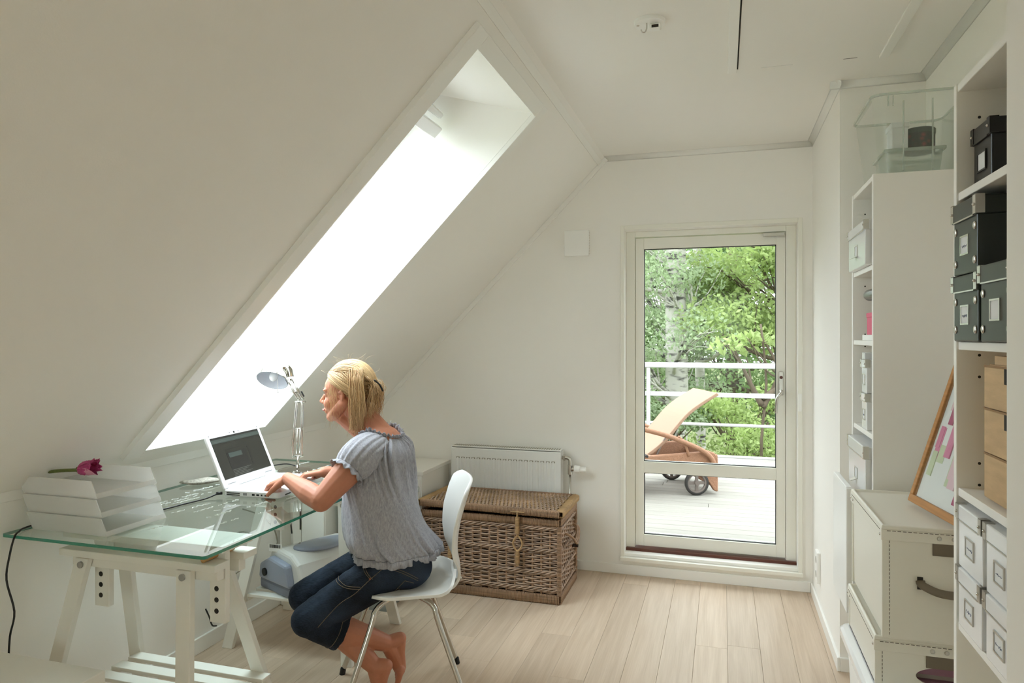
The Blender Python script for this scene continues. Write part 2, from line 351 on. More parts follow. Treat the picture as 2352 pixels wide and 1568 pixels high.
# balcony door
d = root('door_1', (-.08, YF+.1, .13), 'white glazed balcony door with brown threshold in the far wall', 'door', kind='structure')
cw = .024
for b_ in ((DX0-cw,DX0,.085,DZ1+.027),(DX1,DX1+cw,.085,DZ1+.027)): MB().box(b_[0],b_[1],YF-.014,YF,b_[2],b_[3]).build('casing','door_paint',d,bevel=.003)
MB().box(DX0,DX1,YF-.014,YF,DZ1,DZ1+.027).build('casing','door_paint',d,bevel=.003)
MB().box(DX0-cw,DX1+cw,YF-.03,YF+.16,.085,DZ0-.017).build('sill','door_paint',d,bevel=.003)
MB().box(DX0,DX1,YF+.0,YF+.16,DZ0-.018,DZ0-.0165).build('sill_face','gloss_white',d)
m = MB(); m.box(DX0,-.52,YF+.085,YF+.2,DZ0,DZ1); m.box(.352,DX1,YF+.085,YF+.2,DZ0,DZ1); m.box(-.52,.352,YF+.085,YF+.2,2.055,DZ1); m.build('frame','door_paint',d,bevel=.003)
MB().box(DX0,DX1,YF+.062,YF+.19,.1095,.142).build('threshold','threshold',d,bevel=.003)
m = MB(); y0,y1 = YF+.097, YF+.165
m.box(-.518,-.466,y0,y1,.152,2.05); m.box(.30,.350,y0,y1,.152,2.05); m.box(-.466,.30,y0,y1,1.983,2.05); m.box(-.466,.30,y0,y1,.152,.221); m.box(-.466,.30,y0,y1,.602,.672)
sash = m.build('sash','door_paint',d,bevel=.002)
for z0,z1 in ((.672,1.983),(.221,.602)):
    MB().box(-.466,.30,y0+.03,y0+.036,z0,z1).build('pane','pane',sash)
    m = MB(); q=.004
    m.box(-.466,-.466+q,y0+.012,y0+.03,z0,z1); m.box(.30-q,.30,y0+.012,y0+.03,z0,z1); m.box(-.466,.30,y0+.012,y0+.03,z0,z0+q); m.box(-.466,.30,y0+.012,y0+.03,z1-q,z1); m.build('gasket','black',sash)
MB().box(.313,.339,y0-.008,y0,1.10,1.24).build('handle_plate','steel',d,bevel=.004)
MB().cyl((.326,y0-.008,1.205),(.326,y0-.016,1.205),.009).build('lock_cylinder','threshold',d)
MB().tube(bez([(.326,y0,1.125),(.326,y0-.045,1.125),(.322,y0-.055,1.115),(.302,y0-.055,1.09),(.297,y0-.052,1.05),(.295,y0-.05,1.0)],5),.0085,10).build('lever','chrome',d,smooth=True)
m = MB().box(.228,.345,y0-.022,y0,2.03,2.05); m.build('door_stay','steel',d,bevel=.002)
MB().box(DX1+.001,DX1+.02,YF-.02,YF-.01,1.02,1.12).build('strike_plate','plastic_white',d,bevel=.003)
def aim(v): return Vector(v).to_track_quat('-Z','Y').to_euler()
portal(slope(1.165,2.575,TH+.1), (.74,1.55), aim(-SN))
portal((-.083,YF+T+.03,1.1), (.86,1.9), aim((0,-1,0)))
portal((-.30,YB-.25,1.4), (1.5,1.8), aim((0,1,0)))
# ================================================================== desk
ZG = .797; GT = .010
gl = root('glass_desk_top', (-1.865,2.42,ZG-GT), 'clear glass desk top with green edge resting on two white trestles', 'desk top')
pane = MB(); pts = []
for (cx_,cy_,a0) in ((-1.463-.012,1.69+.012,-90),(-1.463-.012,3.15-.012,0),(-2.272+.012,3.15-.012,90),(-2.272+.012,1.69+.012,180)):
    for k in range(6): t = R(a0+90*k/5); pts.append((cx_+.012*math.cos(t), cy_+.012*math.sin(t)))
mat('glass_edge', rgb(46,134,112), .12, spec=.8)
n_ = len(pts); z0, z1 = ZG-GT, ZG
top = MB().add([(x,y,z1) for x,y in pts], [tuple(range(n_))]); 
o = top.build('glass_sheet','desk_glass',gl,recalc=False)
m = MB().add([(x,y,z0) for x,y in pts]+[(x,y,z1) for x,y in pts], [(i,(i+1)%n_,n_+(i+1)%n_,n_+i) for i in range(n_)]); m.build('polished_edge','glass_edge',gl,smooth=False)
mat('etch', (.86,.90,.87,1), .6)
m = MB(); rn = random.Random(4)
def scrib(x0,y0,ln,h,ang):
    c,s_ = math.cos(ang), math.sin(ang); p = []; k = 0; u = 0
    while u < ln:
        v = h*(.5+.5*math.sin(k*2.3+rn.uniform(-.7,.7)))*rn.uniform(.5,1); p.append((x0+c*u-s_*v, y0+s_*u+c*v, ZG+.0006)); u += h*rn.uniform(.25,.5); k += 1
        if rn.random() < .12 and len(p) > 2: m.tube(p,.0011,3); p = []; u += h*.8
    if len(p) > 1: m.tube(p,.0011,3)
for (x0,y0,ln,h,a) in ((-2.10,2.16,.20,.02,80),(-2.07,2.14,.28,.016,82),(-2.04,2.15,.16,.014,80),(-2.12,2.35,.18,.018,85),(-1.93,2.07,.18,.022,80),(-1.86,2.10,.24,.016,84),(-1.80,2.14,.14,.026,80),(-1.76,2.05,.12,.018,82),(-1.72,2.22,.10,.016,82),(-1.84,1.86,.10,.016,78),(-1.66,2.0,.09,.016,82),(-1.62,2.15,.08,.014,82),(-1.66,2.38,.12,.012,82),
    (-1.97,2.75,.18,.013,85),(-1.9,2.9,.16,.014,85),(-1.82,2.78,.2,.014,84),(-2.05,3.0,.12,.014,84),(-1.75,2.9,.18,.013,85),(-1.7,2.75,.12,.013,85)): scrib(x0,y0,ln,h,R(a))
m.build('etched_lettering','etch',gl,recalc=False,kind='stuff')
mat('bolt', (.45,.45,.44,1), .3, 1); mat('cork', rgb(190,150,100), .8)
def trestle(dy, label):
    yc = 1.885+dy; t = root('trestle', (-1.84,yc,0), label, 'trestle', group=None)
    for (xt,xf) in ((-1.635,-1.575),(-2.05,-2.20)):
        for (yt,yf) in ((yc-.080,yc-.155),(yc+.080,yc+.315)):
            mm = MB(); w=.0275; h=.011; s_ = -1 if yf < yt else 1
            mm.hexa([(x+i*w, y+j*h, z) for (x,y,z) in ((xf,yf,0),(xt,yt,.705)) for (i,j) in ((-1,-1),(1,-1),(1,1),(-1,1))]); lg = mm.build('leg','trestle_white',t,bevel=.002)
            if s_ < 0: MB().cyl((xt,yt-.012,.685),(xt,yt-.019,.685),.011,n=16).build('bolt','bolt',lg)
    for s_ in (-1,1):
        MB().box(-2.135,-1.505,yc+s_*.068-.034,yc+s_*.068+.034,.712,.735).build('cap_rail','trestle_white',t,bevel=.002)
        MB().box(-2.115,-1.525,yc+s_*.052-.016,yc+s_*.052+.016,.672,.712).build('rail','trestle_white',t,bevel=.002)
    for x in (-1.555,-2.03):
        po = MB().box(x-.03,x+.03,yc-.03,yc-.008,.525,.765).build('height_post','trestle_white',t,bevel=.002)
        for k in range(3): MB().cyl((x-.004,yc-.0305,(.635-.036*k)),(x-.004,yc-.0285,(.635-.036*k)),.0085,n=16).build('peg_hole','hole',po)
    MB().cyl((-1.56,yc-.09,.745),(-1.56,yc+.05,.745),.009,n=12).build('peg','cork',t)
    MB().box(-2.15,-1.50,yc-.075,yc+.075,.765,ZG-GT).build('top_board','trestle_white',t,bevel=.002)
    for xf in (-1.60,-2.13):
        f_ = .30; k = 1-.22/.705
        MB().cyl((xf,yc-.045-.105*k,.22),(xf,yc+.045+.27*k,.22),.013,n=14).build('cross_dowel','trestle_white',t,smooth=False)
    for k in range(5):
        y = yc-.10+.075*k; MB().box(-2.13,-1.54,y-.024,y+.024,.233,.247).build('shelf_slat','trestle_white',t,bevel=.002)
    return t
mat('trestle_white', (.80,.785,.73,1), .42)
trestle(0, 'white wooden trestle with holes in its posts under the near desk end')
trestle(.965, 'white wooden trestle carrying the printer under the far desk end')
# ---- letter trays
trt = [(-2.225,1.762),(-1.91,1.762),(-1.90,2.01),(-2.215,2.01)]
for k in range(3):
    zz = ZG+.001+.060*k; sh = -.021*k; sy = -.0*k
    nm = ('bottom','middle','top')[k]
    t = root('letter_tray', (-2.06+sh,1.886,zz), 'frosted white plastic letter tray, %s one of the stack on the desk%s' % (nm, ', holding a flower' if k==2 else ''), 'tray', group='stacked letter trays')
    def W(x,y,z): return (x+sh-.021*z/.06, y-.05*(z/.05)*.12, zz+z)
    x0,x1,y0,y1 = -2.225,-1.905,1.762,2.01; e=.003; H_=.058
    m = MB(); m.hexa([W(x,y,z) for z in (0,e) for (x,y) in ((x0,y0),(x1,y0),(x1,y1),(x0,y1))]); m.build('tray_floor','frosted_tray',t)
    for (a,b_,c,d_) in ((x0,x1,y0,y0+e),(x0,x1,y1-e,y1),(x0,x0+e,y0+e,y1-e)):
        m = MB(); m.hexa([W(x,y,z) for z in (e,H_) for (x,y) in ((a,c),(b_,c),(b_,d_),(a,d_))]); m.build('tray_wall','frosted_tray',t)
    m = MB(); m.hexa([W(x,y,z) for z in (e,.016) for (x,y) in ((x1-e,y0+e),(x1,y0+e),(x1,y1-e),(x1-e,y1-e))]); m.build('tray_lip','frosted_tray',t)
# ---- flower
mat('petal', rgb(178,62,118), .55, var=.3, vscale=30); mat('petal_pale', rgb(205,140,165), .5); mat('stem', rgb(98,108,52), .6, var=.3, vscale=60)
zf = ZG+.184; FX,FY = -2.02,1.80
fo = root('cut_flower', (-2.10,1.82,zf), 'magenta crumpled flower with green stem lying on the top tray', 'flower')
MB().tube(bez([(-2.235,1.83,zf-.004),(-2.18,1.832,zf+.003),(-2.115,1.836,zf+.008)],5),[.006]*11,8).build('flower_stem','stem',fo,smooth=True)
m = MB(); m2 = MB(); rn = random.Random(12)
c0 = Vector((-2.117,1.836,zf+.009)); ax = Vector((1,.16,.16)).normalized(); e1 = ax.orthogonal().normalized(); e2 = ax.cross(e1)
for k in range(13):
    th = k*2.4+rn.uniform(-.3,.3); rad = e1*math.cos(th)+e2*math.sin(th); tan = ax.cross(rad); L_ = rn.uniform(.055,.085); w = rn.uniform(.014,.024); op = rn.uniform(.20,.46)
    rows_ = []
    for (u,ww,out) in ((0,.25,.15),(.3,.95,.75),(.6,1.0,.95),(.85,.6,.7+op*.8),(1,.06,.6+op*1.6)):
        c_ = c0+ax*(L_*u)+rad*(.026*out)
        rows_.append([c_+tan*(w*ww*q)+rad*(-.010*q*q*ww+rn.uniform(-.003,.003)) for q in (-1,-.5,0,.5,1)])
    (m2 if k in (4,) else m).loft(rows_,close=False)
ob = m.build('petals','petal',fo,recalc=False); ob.modifiers.new('s','SOLIDIFY').thickness=.0008
ob = m2.build('pale_petal','petal_pale',fo,recalc=False); ob.modifiers.new('s','SOLIDIFY').thickness=.0008
MB().lathe([(.004,0),(.009,.006),(.011,.014),(.004,.016)],10,Matrix.Translation(c0-ax*.006)@ax.to_track_quat('Z','Y').to_matrix().to_4x4()).build('calyx','stem',fo,smooth=True)
# ---- stone
mat('stone', rgb(168,164,152), .9, var=.35, vscale=90, bump=.5, bscale=90)
stn = root('flat_stone', (-2.19,2.51,ZG), 'flat speckled grey stone on the glass left of the laptop', 'stone', rz=R(42))
m = MB(); m.sphere((0,0,.013),(.082,.034,.0125),28,12); ob = m.build('stone_body','stone',stn,smooth=True,world=False)
for v in ob.data.vertices:
    c = v.co; c.x *= 1+.10*math.sin(3*c.y*60); c.y *= 1+.16*math.sin(c.x*40+1); c.z = max(c.z*(1+.1*math.sin(c.x*55)),.0015)
# ---- laptop
mat('lap_white', (.83,.84,.86,1), .22, coat=.4); mat('key', (.86,.87,.88,1), .35); mat('lap_grey', rgb(150,152,158), .4, .3)
LA = R(3.5)
lp = root('laptop', (-1.815,2.527,ZG), 'open white laptop with dark screen on the glass desk', 'laptop', rz=LA)
def lb(x0,x1,y0,y1,z0,z1): return MB().box(x0,x1,y0,y1,z0,z1)
# local: +x towards the user, y along the hinge (negative = near the camera)
poly = []
for (cx_,cy_,a0) in ((.125-.02,-.185+.02,-90),(.125-.02,.185-.02,0),(-.125+.01,.185-.01,90),(-.125+.01,-.185+.01,180)):
    rr = .02 if cx_ > 0 else .01
    for k in range(5): t = R(a0+22.5*k); poly.append((cx_+rr*math.cos(t), cy_+rr*math.sin(t)))
base = MB().prism(poly,.006,.030).build('base','lap_white',lp,bevel=.004,world=False)
lb(-.10,.10,-.165,.165,.0005,.006).build('foot_pad','lap_grey',lp,world=False)
key = lb(-.0082,.0082,-.0085,.0085,0,.0022).build('key','key',base,bevel=.001,seg=1,world=False); key.location = (-.085,-.145,.030)
first = True
for r_ in range(6):
    for c_ in range(15):
        if r_ == 5 and 4 <= c_ <= 8: continue
        if first: first = False; continue
        instance(key,'key',base,loc=(-.085+r_*.0192,-.145+c_*.0201+.004*(r_%2),.030))
k2 = lb(-.0082,.0082,-.048,.048,0,.0022).build('space_key','key',base,bevel=.001,seg=1,world=False); k2.location=(-.085+5*.0192,-.02,.030)
lb(.05,.108,-.035,.055,.0302,.0308).build('touchpad','lap_grey',base,world=False)
for x0,x1,z0,z1,mt in ((-.11,-.05,.010,.014,'black'),(-.11,-.05,.017,.021,'black'),(-.035,-.018,.012,.022,'lap_grey'),(.005,.017,.013,.020,'black'),(.025,.037,.013,.020,'black'),(.045,.052,.013,.020,'black'),(.062,.067,.013,.019,'black'),(.076,.081,.013,.019,'black')):
    lb(x0,x1,-.1858,-.184,z0,z1).build('port',mt,base,world=False)
for y0,y1 in ((-.14,-.10),(-.09,-.06)): lb(.124,.1258,y0,y1,.011,.016).build('card_slot','black',base,world=False)
lid = bpy.data.objects.new('screen_lid', None)
ML = Matrix.Translation((-.118,0,.033)) @ Matrix.Rotation(R(-24),4,'Y')      # local z runs up the lid, +x faces the user
m = MB(); pl = []
for (cy_,cz_,a0) in ((.185-.016,.232-.016,0),(-.185+.016,.232-.016,90),(-.185+.006,.006,180),(.185-.006,.006,270)):
    rr = .016 if cz_ > .1 else .006
    for k in range(5): t = R(a0+22.5*k); pl.append((cy_+rr*math.cos(t), cz_+rr*math.sin(t)))
m.add([(-.012,y,z) for y,z in pl]+[(-.001,y,z) for y,z in pl], [tuple(range(len(pl)-1,-1,-1)),tuple(range(len(pl),2*len(pl)))]+[(i,(i+1)%len(pl),len(pl)+(i+1)%len(pl),len(pl)+i) for i in range(len(pl))],ML)
lid = m.build('screen_lid','lap_white',lp,bevel=.003,world=False)
sm = bpy.data.materials.new('screen'); sm.use_nodes=True; M_['screen']=sm; b=sm.node_tree.nodes['Principled BSDF']; b.inputs['Base Color'].default_value=rgb(44,44,39); b.inputs['Roughness'].default_value=.3; b.inputs['Specular IOR Level'].default_value=.3; b.inputs['Emission Color'].default_value=rgb(56,57,52); b.inputs['Emission Strength'].default_value=.25
mat('scr_dark', rgb(32,31,28), .4, emit=(rgb(30,30,28),.2)); mat('scr_line', rgb(96,98,92), .4, emit=(rgb(90,92,88),.15)); mat('scr_teal', rgb(58,66,62), .4, emit=(rgb(60,72,68),.25))
scr = MB().box(-.001,.0002,-.164,.164,.034,.214,M=ML).build('screen','screen',lp,world=False)
def sc_rect(nm,mt,y0,y1,z0,z1,e=.0006): MB().box(.0002,e,y0,y1,z0,z1,M=ML).build(nm,mt,scr,world=False)
sc_rect('window_bar','scr_dark',-.164,.164,.205,.214); sc_rect('page_head','scr_teal',-.164,.164,.188,.205)
sc_rect('photo','scr_dark',-.10,.03,.068,.142); sc_rect('photo_sky','scr_teal',-.088,.000,.118,.138,.0009)
for k in range(6): sc_rect('thumbnail','scr_dark',.045,.058,.139-k*.0145,.149-k*.0145)
for k in range(5): sc_rect('text_line','scr_line',-.095,.03-.02*(k%3),.063-.006*k,.0645-.006*k)
sc_rect('text_line','scr_dark',-.10,.0,.154,.156); sc_rect('text_line','scr_line',-.15,.10,.194,.1955); sc_rect('text_line','scr_dark',-.15,.11,.181,.183)
MB().cyl(ML@Vector((-.002,0,.2225)),ML@Vector((.0006,0,.2225)),.0045,n=14).build('webcam','black',lid,world=False)
for y in (-.165,-.03,.03,.165): MB().cyl(ML@Vector((-.002,y,.224)),ML@Vector((.001,y,.224)),.0022,n=8).build('bumper','lap_grey',lid,world=False)
for y0 in (-.155,.105): MB().box(-.002,.0008,y0,y0+.05,.014,.0155,M=ML).build('speaker_slot','lap_grey',lid,world=False)
for y in (-.13,.13): MB().cyl((-.118,y-.03,.031),(-.118,y+.03,.031),.007,n=12).build('hinge','lap_white',lp,world=False)
# ---- power cord
pc = MB().tube(bez([(-1.945,2.345,ZG+.016),(-1.95,2.325,ZG+.014),(-1.965,2.27,ZG+.005),(-1.985,2.18,ZG+.004),(-2.0,2.09,ZG+.004),(-2.06,2.035,ZG+.004),(-2.20,2.05,ZG+.004),(-2.255,1.98,ZG+.004),(-2.262,1.85,ZG+.004),(-2.25,1.755,ZG+.005),(-2.225,1.715,ZG+.005),(-2.205,1.684,ZG-.002),(-2.21,1.672,.74),(-2.215,1.665,.66),(-2.185,1.668,.56),(-2.20,1.665,.48),(-2.20,1.66,.40)],5),.0032,8).build('power_cord','black',smooth=True)
tag(pc,'thin black power cord running from the laptop and hanging off the left desk corner','cord')
MB().cyl((-1.935,2.336,ZG+.016),(-1.955,2.325,ZG+.015),.006,n=12).build('plug','black',pc,smooth=True)
# ---- desk lamp (local x = across the view)
dl = root('desk_lamp', (-1.962,2.872,ZG), 'chrome spring-arm desk lamp behind the laptop', 'lamp', rz=math.atan(484/1590))
ws = dict(world=False, smooth=True)
smooth_angle(MB().lathe([(.001,0),(.078,0),(.080,.004),(.078,.010),(.066,.015),(.03,.020),(.012,.022),(.001,.022)],40).build('base','chrome',dl,world=False))
MB().cyl((.012,0,.02),(.016,0,.072),.0065,n=16).build('stem','chrome',dl,**ws)
MB().cyl((-.012,0,.074),(.04,0,.074),.004,n=12).build('lower_pivot','chrome',dl,**ws)
for x0,x1,b in ((-.008,.010,.010),(.034,.036,.010)):
    for yy in (-.012,.012): MB().tube(bez([(x0,yy,.072),(x0-.002,yy,.13),((x0+x1)/2+.0,yy,.23),(x1,yy,.335)],5),.0032,8).build('lower_arm','chrome',dl,**ws)
for x in (.008,.022): MB().cyl((x,0,.085),(x+.004,0,.205),.0035,n=8).build('spring','chrome',dl,**ws)
MB().cyl((.002,0,.207),(.038,0,.207),.0025,n=8).build('spring_bar','chrome',dl,**ws)
MB().cyl((.000,0,.335),(.052,0,.335),.005,n=12).build('elbow_pivot','chrome',dl,**ws)
for o_ in (0,.013):
    for yy in (-.010,.010): MB().cyl((.040-o_*1.6,yy,.345-o_*.3),(-.020-o_*1.6,yy,.445-o_*.3),.0032,n=8).build('upper_arm','chrome',dl,**ws)
MB().cyl((-.02,0,.382),(.012,0,.382),.0045,n=10).build('tension_knob','chrome',dl,**ws)
MB().beam((.03,0,.345),(-.005,0,.385),.016,.006).build('bracket','steel',dl,world=False,bevel=.001)
MB().beam((.03,0,.385),(.044,0,.36),.006,.006).build('cord_clip','black',dl,world=False)
# shade: dome whose mouth tips towards the viewer and down
MS = Matrix.Translation((-.098,-.02,.448)) @ Matrix.Rotation(R(6),4,'Y') @ Matrix.Rotation(R(-38),4,'X')
prof = [(.072*math.cos(R(a)), .066*math.sin(R(a))) for a in range(0,86,6)]
shd = MB().lathe([(.074,-.012),(.073,0)]+prof[1:]+[(.002,.066)],40,MS,cap=False).build('lamp_shade','chrome',dl,**ws)
mat('shade_in', (.62,.65,.72,1), .5)
MB().lathe([(.0725,-.0118),(.071,0)]+[(r*.96,z*.95) for r,z in prof[1:]]+[(.002,.0625)],40,MS,cap=False).build('shade_lining','shade_in',shd,**ws)
mat('bulb', (.75,.76,.78,1), .15)
MB().sphere((0,0,.012),(.021,.021,.026),16,10,M=MS).build('bulb','bulb',shd,**ws)
MB().lathe([(.014,.03),(.024,.034),(.024,.05),(.014,.055)],20,MS).build('socket','black',shd,**ws)
MB().tube(bez([(-.062,0,.498),(-.04,0,.505),(-.026,0,.49),(-.020,0,.455)],5),.018,14).build('shade_neck','chrome',dl,**ws)
MB().tube([(-.072,-.03,.446),(-.071,-.03,.385)],.0013,6).build('pull_chain','steel',shd,world=False)
MB().sphere((-.071,-.03,.383),.0035,8,6).build('pull_bead','steel',shd,**ws)
lc = MB().tube(bez([(-2.0,2.955,ZG+.006),(-2.05,2.93,ZG+.022),(-2.10,2.86,ZG+.02),(-2.15,2.80,ZG+.012),(-2.25,2.7,ZG+.004)],6),.0028,8).build('lamp_cord','black',smooth=True); tag(lc,'thin black lamp cord on the glass behind the laptop','cord')
# ---- glass dish beside the lamp
clear('dish_glass',(.93,.96,.94,1),ior=1.45)
gd = MB().lathe([(.001,.002),(.030,.002),(.040,.016),(.044,.024),(.041,.024),(.036,.014),(.028,.006),(.001,.006)],28,Matrix.Translation((-2.055,2.775,ZG)),cap=False).build('glass_dish','dish_glass',smooth=True); tag(gd,'small clear glass dish between the laptop screen and the lamp','dish')
# ---- low white table at the lower left
tb = root('low_white_table', (-2.02,1.2,0), 'low white table top at the lower left corner of the picture', 'table')
MB().box(-2.275,-1.765,.55,1.625,.41,.45).build('table_top','shelf_white',tb,bevel=.002)
for x,y in ((-2.24,.6),(-1.80,.6),(-2.24,1.45),(-1.80,1.50)): MB().box(x-.02,x+.02,y-.02,y+.02,0,.41).build('leg','shelf_white',tb,bevel=.002)
# ================================================================== things under and beyond the desk
mat('printer_white', (.72,.72,.70,1), .4); mat('printer_blue', rgb(150,158,176), .35); mat('printer_dark', rgb(120,126,142), .4)
pr = root('printer', (-1.90,2.93,.247), 'white and grey inkjet printer on the trestle shelf under the desk', 'printer', rz=R(-24))
def rb(sec, y0, y1, ys=None):      # section polygon in xz lofted along y
    m = MB(); m.loft([[(x,y,z) for x,z in sec] for y in (y0,y1)]); return m
sec = [(-.15,.045),(.15,.045),(.155,.10),(.13,.155),(.07,.19),(-.03,.20),(-.10,.185),(-.145,.12)]
body = rb(sec,-.165,.20).build('body','printer_white',pr,bevel=.018,seg=3,world=False)
rb([(-.158,.0),(.155,.0),(.16,.05),(-.16,.05)],-.19,.205).build('lower_shell','printer_dark',pr,bevel=.012,world=False)
rb([(-.155,.05),(.11,.05),(.08,.15),(-.06,.165),(-.145,.12)],-.20,-.16).build('end_cap','printer_blue',pr,bevel=.012,world=False)
MB().cyl((-.09,-.208,.09),(-.09,-.198,.09),.018,n=20).build('power_button','black',pr,world=False,smooth=False)
m = MB(); n=28; 
def arc(a,b,z): return [(.02+a*math.cos(2*PI*k/n), .03+b*math.sin(2*PI*k/n), z-abs(a*math.cos(2*PI*k/n))*.12) for k in range(n)]
m.loft([arc(.085,.145,.196),arc(.08,.14,.206),arc(.05,.10,.208)]); m.build('lid_window','printer_blue',pr,smooth=True,world=False)
for k in range(4): MB().box(.00+.02*k,.012+.02*k,.175,.19,.19,.199).build('vent_slot','hole',pr,world=False)
# tag on a cable
tg = root('cable_tag', (-2.03,2.80,.44), 'small white barcode tag hanging on a grey cable behind the printer', 'tag')
MB().box(-2.055,-1.985,2.800,2.802,.43,.465).build('label','white',tg)
for k in range(12): MB().box(-2.05+.005*k,-2.05+.005*k+random.uniform(.0015,.0035),2.7988,2.8,.447,.462).build('barcode_bar','black',tg)
mat('cable_grey', rgb(150,146,132), .6)
for nm,pp,mt,lab in (('grey_cable',[(-2.25,2.86,.60),(-2.16,2.86,.58),(-2.08,2.86,.53),(-2.03,2.83,.47),(-2.02,2.81,.45),(-1.99,2.86,.42),(-1.95,2.90,.45)],'cable_grey','grey cable looping down to the barcode tag'),
    ('looped_cable',[(-2.25,2.75,.50),(-2.16,2.77,.52),(-2.12,2.79,.46),(-2.15,2.79,.37),(-2.22,2.76,.31),(-2.26,2.72,.22),(-2.27,2.70,.12)],'cable_grey','grey cable looping along the knee wall behind the trestle leg'),
    ('thin_black_cable',[(-2.10,2.98,.783),(-2.08,2.98,.74),(-2.07,2.985,.66),(-2.07,2.99,.55),(-2.06,2.99,.46)],'black','thin black cable hanging straight below the glass top'),
    ('short_black_cable',[(-2.262,2.62,.20),(-2.25,2.63,.16),(-2.26,2.66,.11),(-2.27,2.70,.09)],'black','short black cable end low on the knee wall')):
    o = MB().tube(bez(pp,6),.0035,7).build(nm,mt,smooth=True); tag(o,lab,'cable')
# white cabinets against the knee wall
for x0,x1,y0,y1,h,lab,nm in ((-2.275,-2.0,3.20,3.50,.62,'white cabinet with a dark grip slot under the far desk end','small_cabinet'),(-2.275,-1.715,3.79,4.215,.64,'low white chest with overhanging lid in the far left corner','white_chest')):
    c = root(nm,((x0+x1)/2,(y0+y1)/2,0),lab,'cabinet')
    MB().box(x0,x1,y0,y1,0,h-.025).build('carcass','shelf_white',c,bevel=.003)
    MB().box(x0,x1+.012,y0-.012,y1,h-.025,h).build('top_panel','shelf_white',c,bevel=.003)
    if nm=='small_cabinet':
        MB().box(x0+.005,x0+.135,y0-.014,y0,.03,h-.04).build('cabinet_door','shelf_white',c,bevel=.002); MB().box(x0+.14,x1-.002,y0-.014,y0,.03,h-.04).build('cabinet_door','shelf_white',c,bevel=.002)
        MB().box(x0+.128,x0+.136,y0-.0155,y0-.013,.42,.53).build('grip_slot','hole',c)
    else: MB().box(x0+.01,x1-.01,y0-.008,y0,.03,h-.05).build('front_panel','shelf_white',c,bevel=.002)
# translucent storage boxes
mat('patterned', rgb(150,150,152), .8, var=.28, vscale=28)
def clearbox(name, x0,x1,y0,y1,z0,z1,lab,content=True,lid=True,flare=.012):
    c = root(name,((x0+x1)/2,(y0+y1)/2,z0),lab,'storage box'); e=.0025
    def ring(o,z): return [(x0+o,y0+o,z),(x1-o,y0+o,z),(x1-o,y1-o,z),(x0+o,y1-o,z)]
    zt = z1-.018 if lid else z1
    m = MB(); m.loft([ring(flare,z0),ring(0,zt)],caps=False); m.add(ring(flare,z0),[(0,1,2,3)]); m.build('tub','frosted',c,recalc=False)
    m = MB()
    for (a,b_,c_,d_) in ((x0-.008,x1+.008,y0-.008,y0),(x0-.008,x1+.008,y1,y1+.008),(x0-.008,x0,y0,y1),(x1,x1+.008,y0,y1)): m.box(a,b_,c_,d_,zt-.012,zt)
    m.build('rim','frosted',c,bevel=.002)
    if lid: MB().box(x0-.01,x1+.01,y0-.01,y1+.01,zt,z1).build('lid','frosted',c,bevel=.004)
    if content: MB().box(x0+.022,x1-.022,y0+.022,y1-.022,z0+.004,zt-.03).build('contents','patterned',c,bevel=.01)
    return c
clearbox('storage_box',-1.985,-1.675,3.27,3.62,0,.30,'frosted plastic storage box on the floor behind the printer')
clearbox('storage_box',-1.98,-1.67,3.28,3.63,.301,.585,'frosted plastic storage box with grey patterned contents, upper of two behind the printer')
# ================================================================== radiator, vent, switch, ceiling rose
rd = root('radiator', (-1.30,4.15,.14), 'white panel radiator on the far wall behind the wicker trunk', 'radiator')
rx0,rx1,rz0,rz1,ry = -1.665,-.945,.14,.735,4.13
MB().box(rx0,rx1,ry,ry+.012,rz0,rz1).build('front_panel','radiator',rd,bevel=.004)
n = 19; pit = (rx1-rx0-.06)/n
rib = MB().loft([[(-.011,0,z0_),(-.006,-.006,z0_),(.006,-.006,z0_),(.011,0,z0_)] for z0_ in (rz0+.03,rz1-.06)]).build('rib','radiator',rd,world=False); rib.location=(rx0+.03+pit*.5+1.30,ry-4.15,-.14)
for k in range(1,n): instance(rib,'rib',rd,loc=(rx0+.03+pit*(k+.5)+1.30,ry-4.15,-.14))
for k in range(n): MB().box(rx0+.03+pit*(k+.5)-.011,rx0+.03+pit*(k+.5)+.011,ry-.0055,ry+.0002,rz1-.066,rz1-.058).build('rib_notch','steel' if False else 'cable_grey',rd)
MB().box(rx0+.01,rx1-.01,ry+.05,ry+.062,rz0,rz1).build('back_panel','radiator',rd)
for x in (rx0,rx1-.006): MB().box(x,x+.006,ry,ry+.07,rz0,rz1+.012).build('side_cover','radiator',rd,bevel=.003)
m = MB().box(rx0,rx1,ry+.004,ry+.07,rz1+.004,rz1+.012); m.build('top_grille','radiator',rd,bevel=.002)
for k in range(46): MB().box(rx0+.015+k*.0152,rx0+.022+k*.0152,ry+.014,ry+.06,rz1+.0118,rz1+.0135).build('grille_slot','cable_grey',rd)
for x in (-1.55,-1.06): MB().box(x,x+.03,ry+.06,4.229,.2,.6).build('wall_bracket','radiator',rd)
vb = MB(); vb.tube(bez([(rx1,ry+.03,.70),(rx1+.03,ry+.03,.70),(rx1+.048,ry+.03,.69),(rx1+.05,ry+.03,.66),(rx1+.05,ry+.03,.62)],5),.012,12); vb.cyl((rx1+.008,ry+.03,.70),(rx1+.02,ry+.03,.70),.019,n=6); vb.cyl((rx1+.05,ry+.03,.60),(rx1+.05,ry+.03,.655),.016,n=12); vb.cyl((rx1+.05,ry+.03,.632),(rx1+.085,ry+.03,.632),.013,n=12)
vl = vb.build('valve','steel',rd,smooth=False)
MB().cyl((rx1+.078,ry+.03,.632),(rx1+.112,ry+.03,.632),.024,.022,n=24).build('thermostat_collar','plastic_white',vl); MB().cyl((rx1+.112,ry+.03,.632),(rx1+.15,ry+.03,.632),.019,.017,n=24).build('thermostat_head','plastic_white',vl)
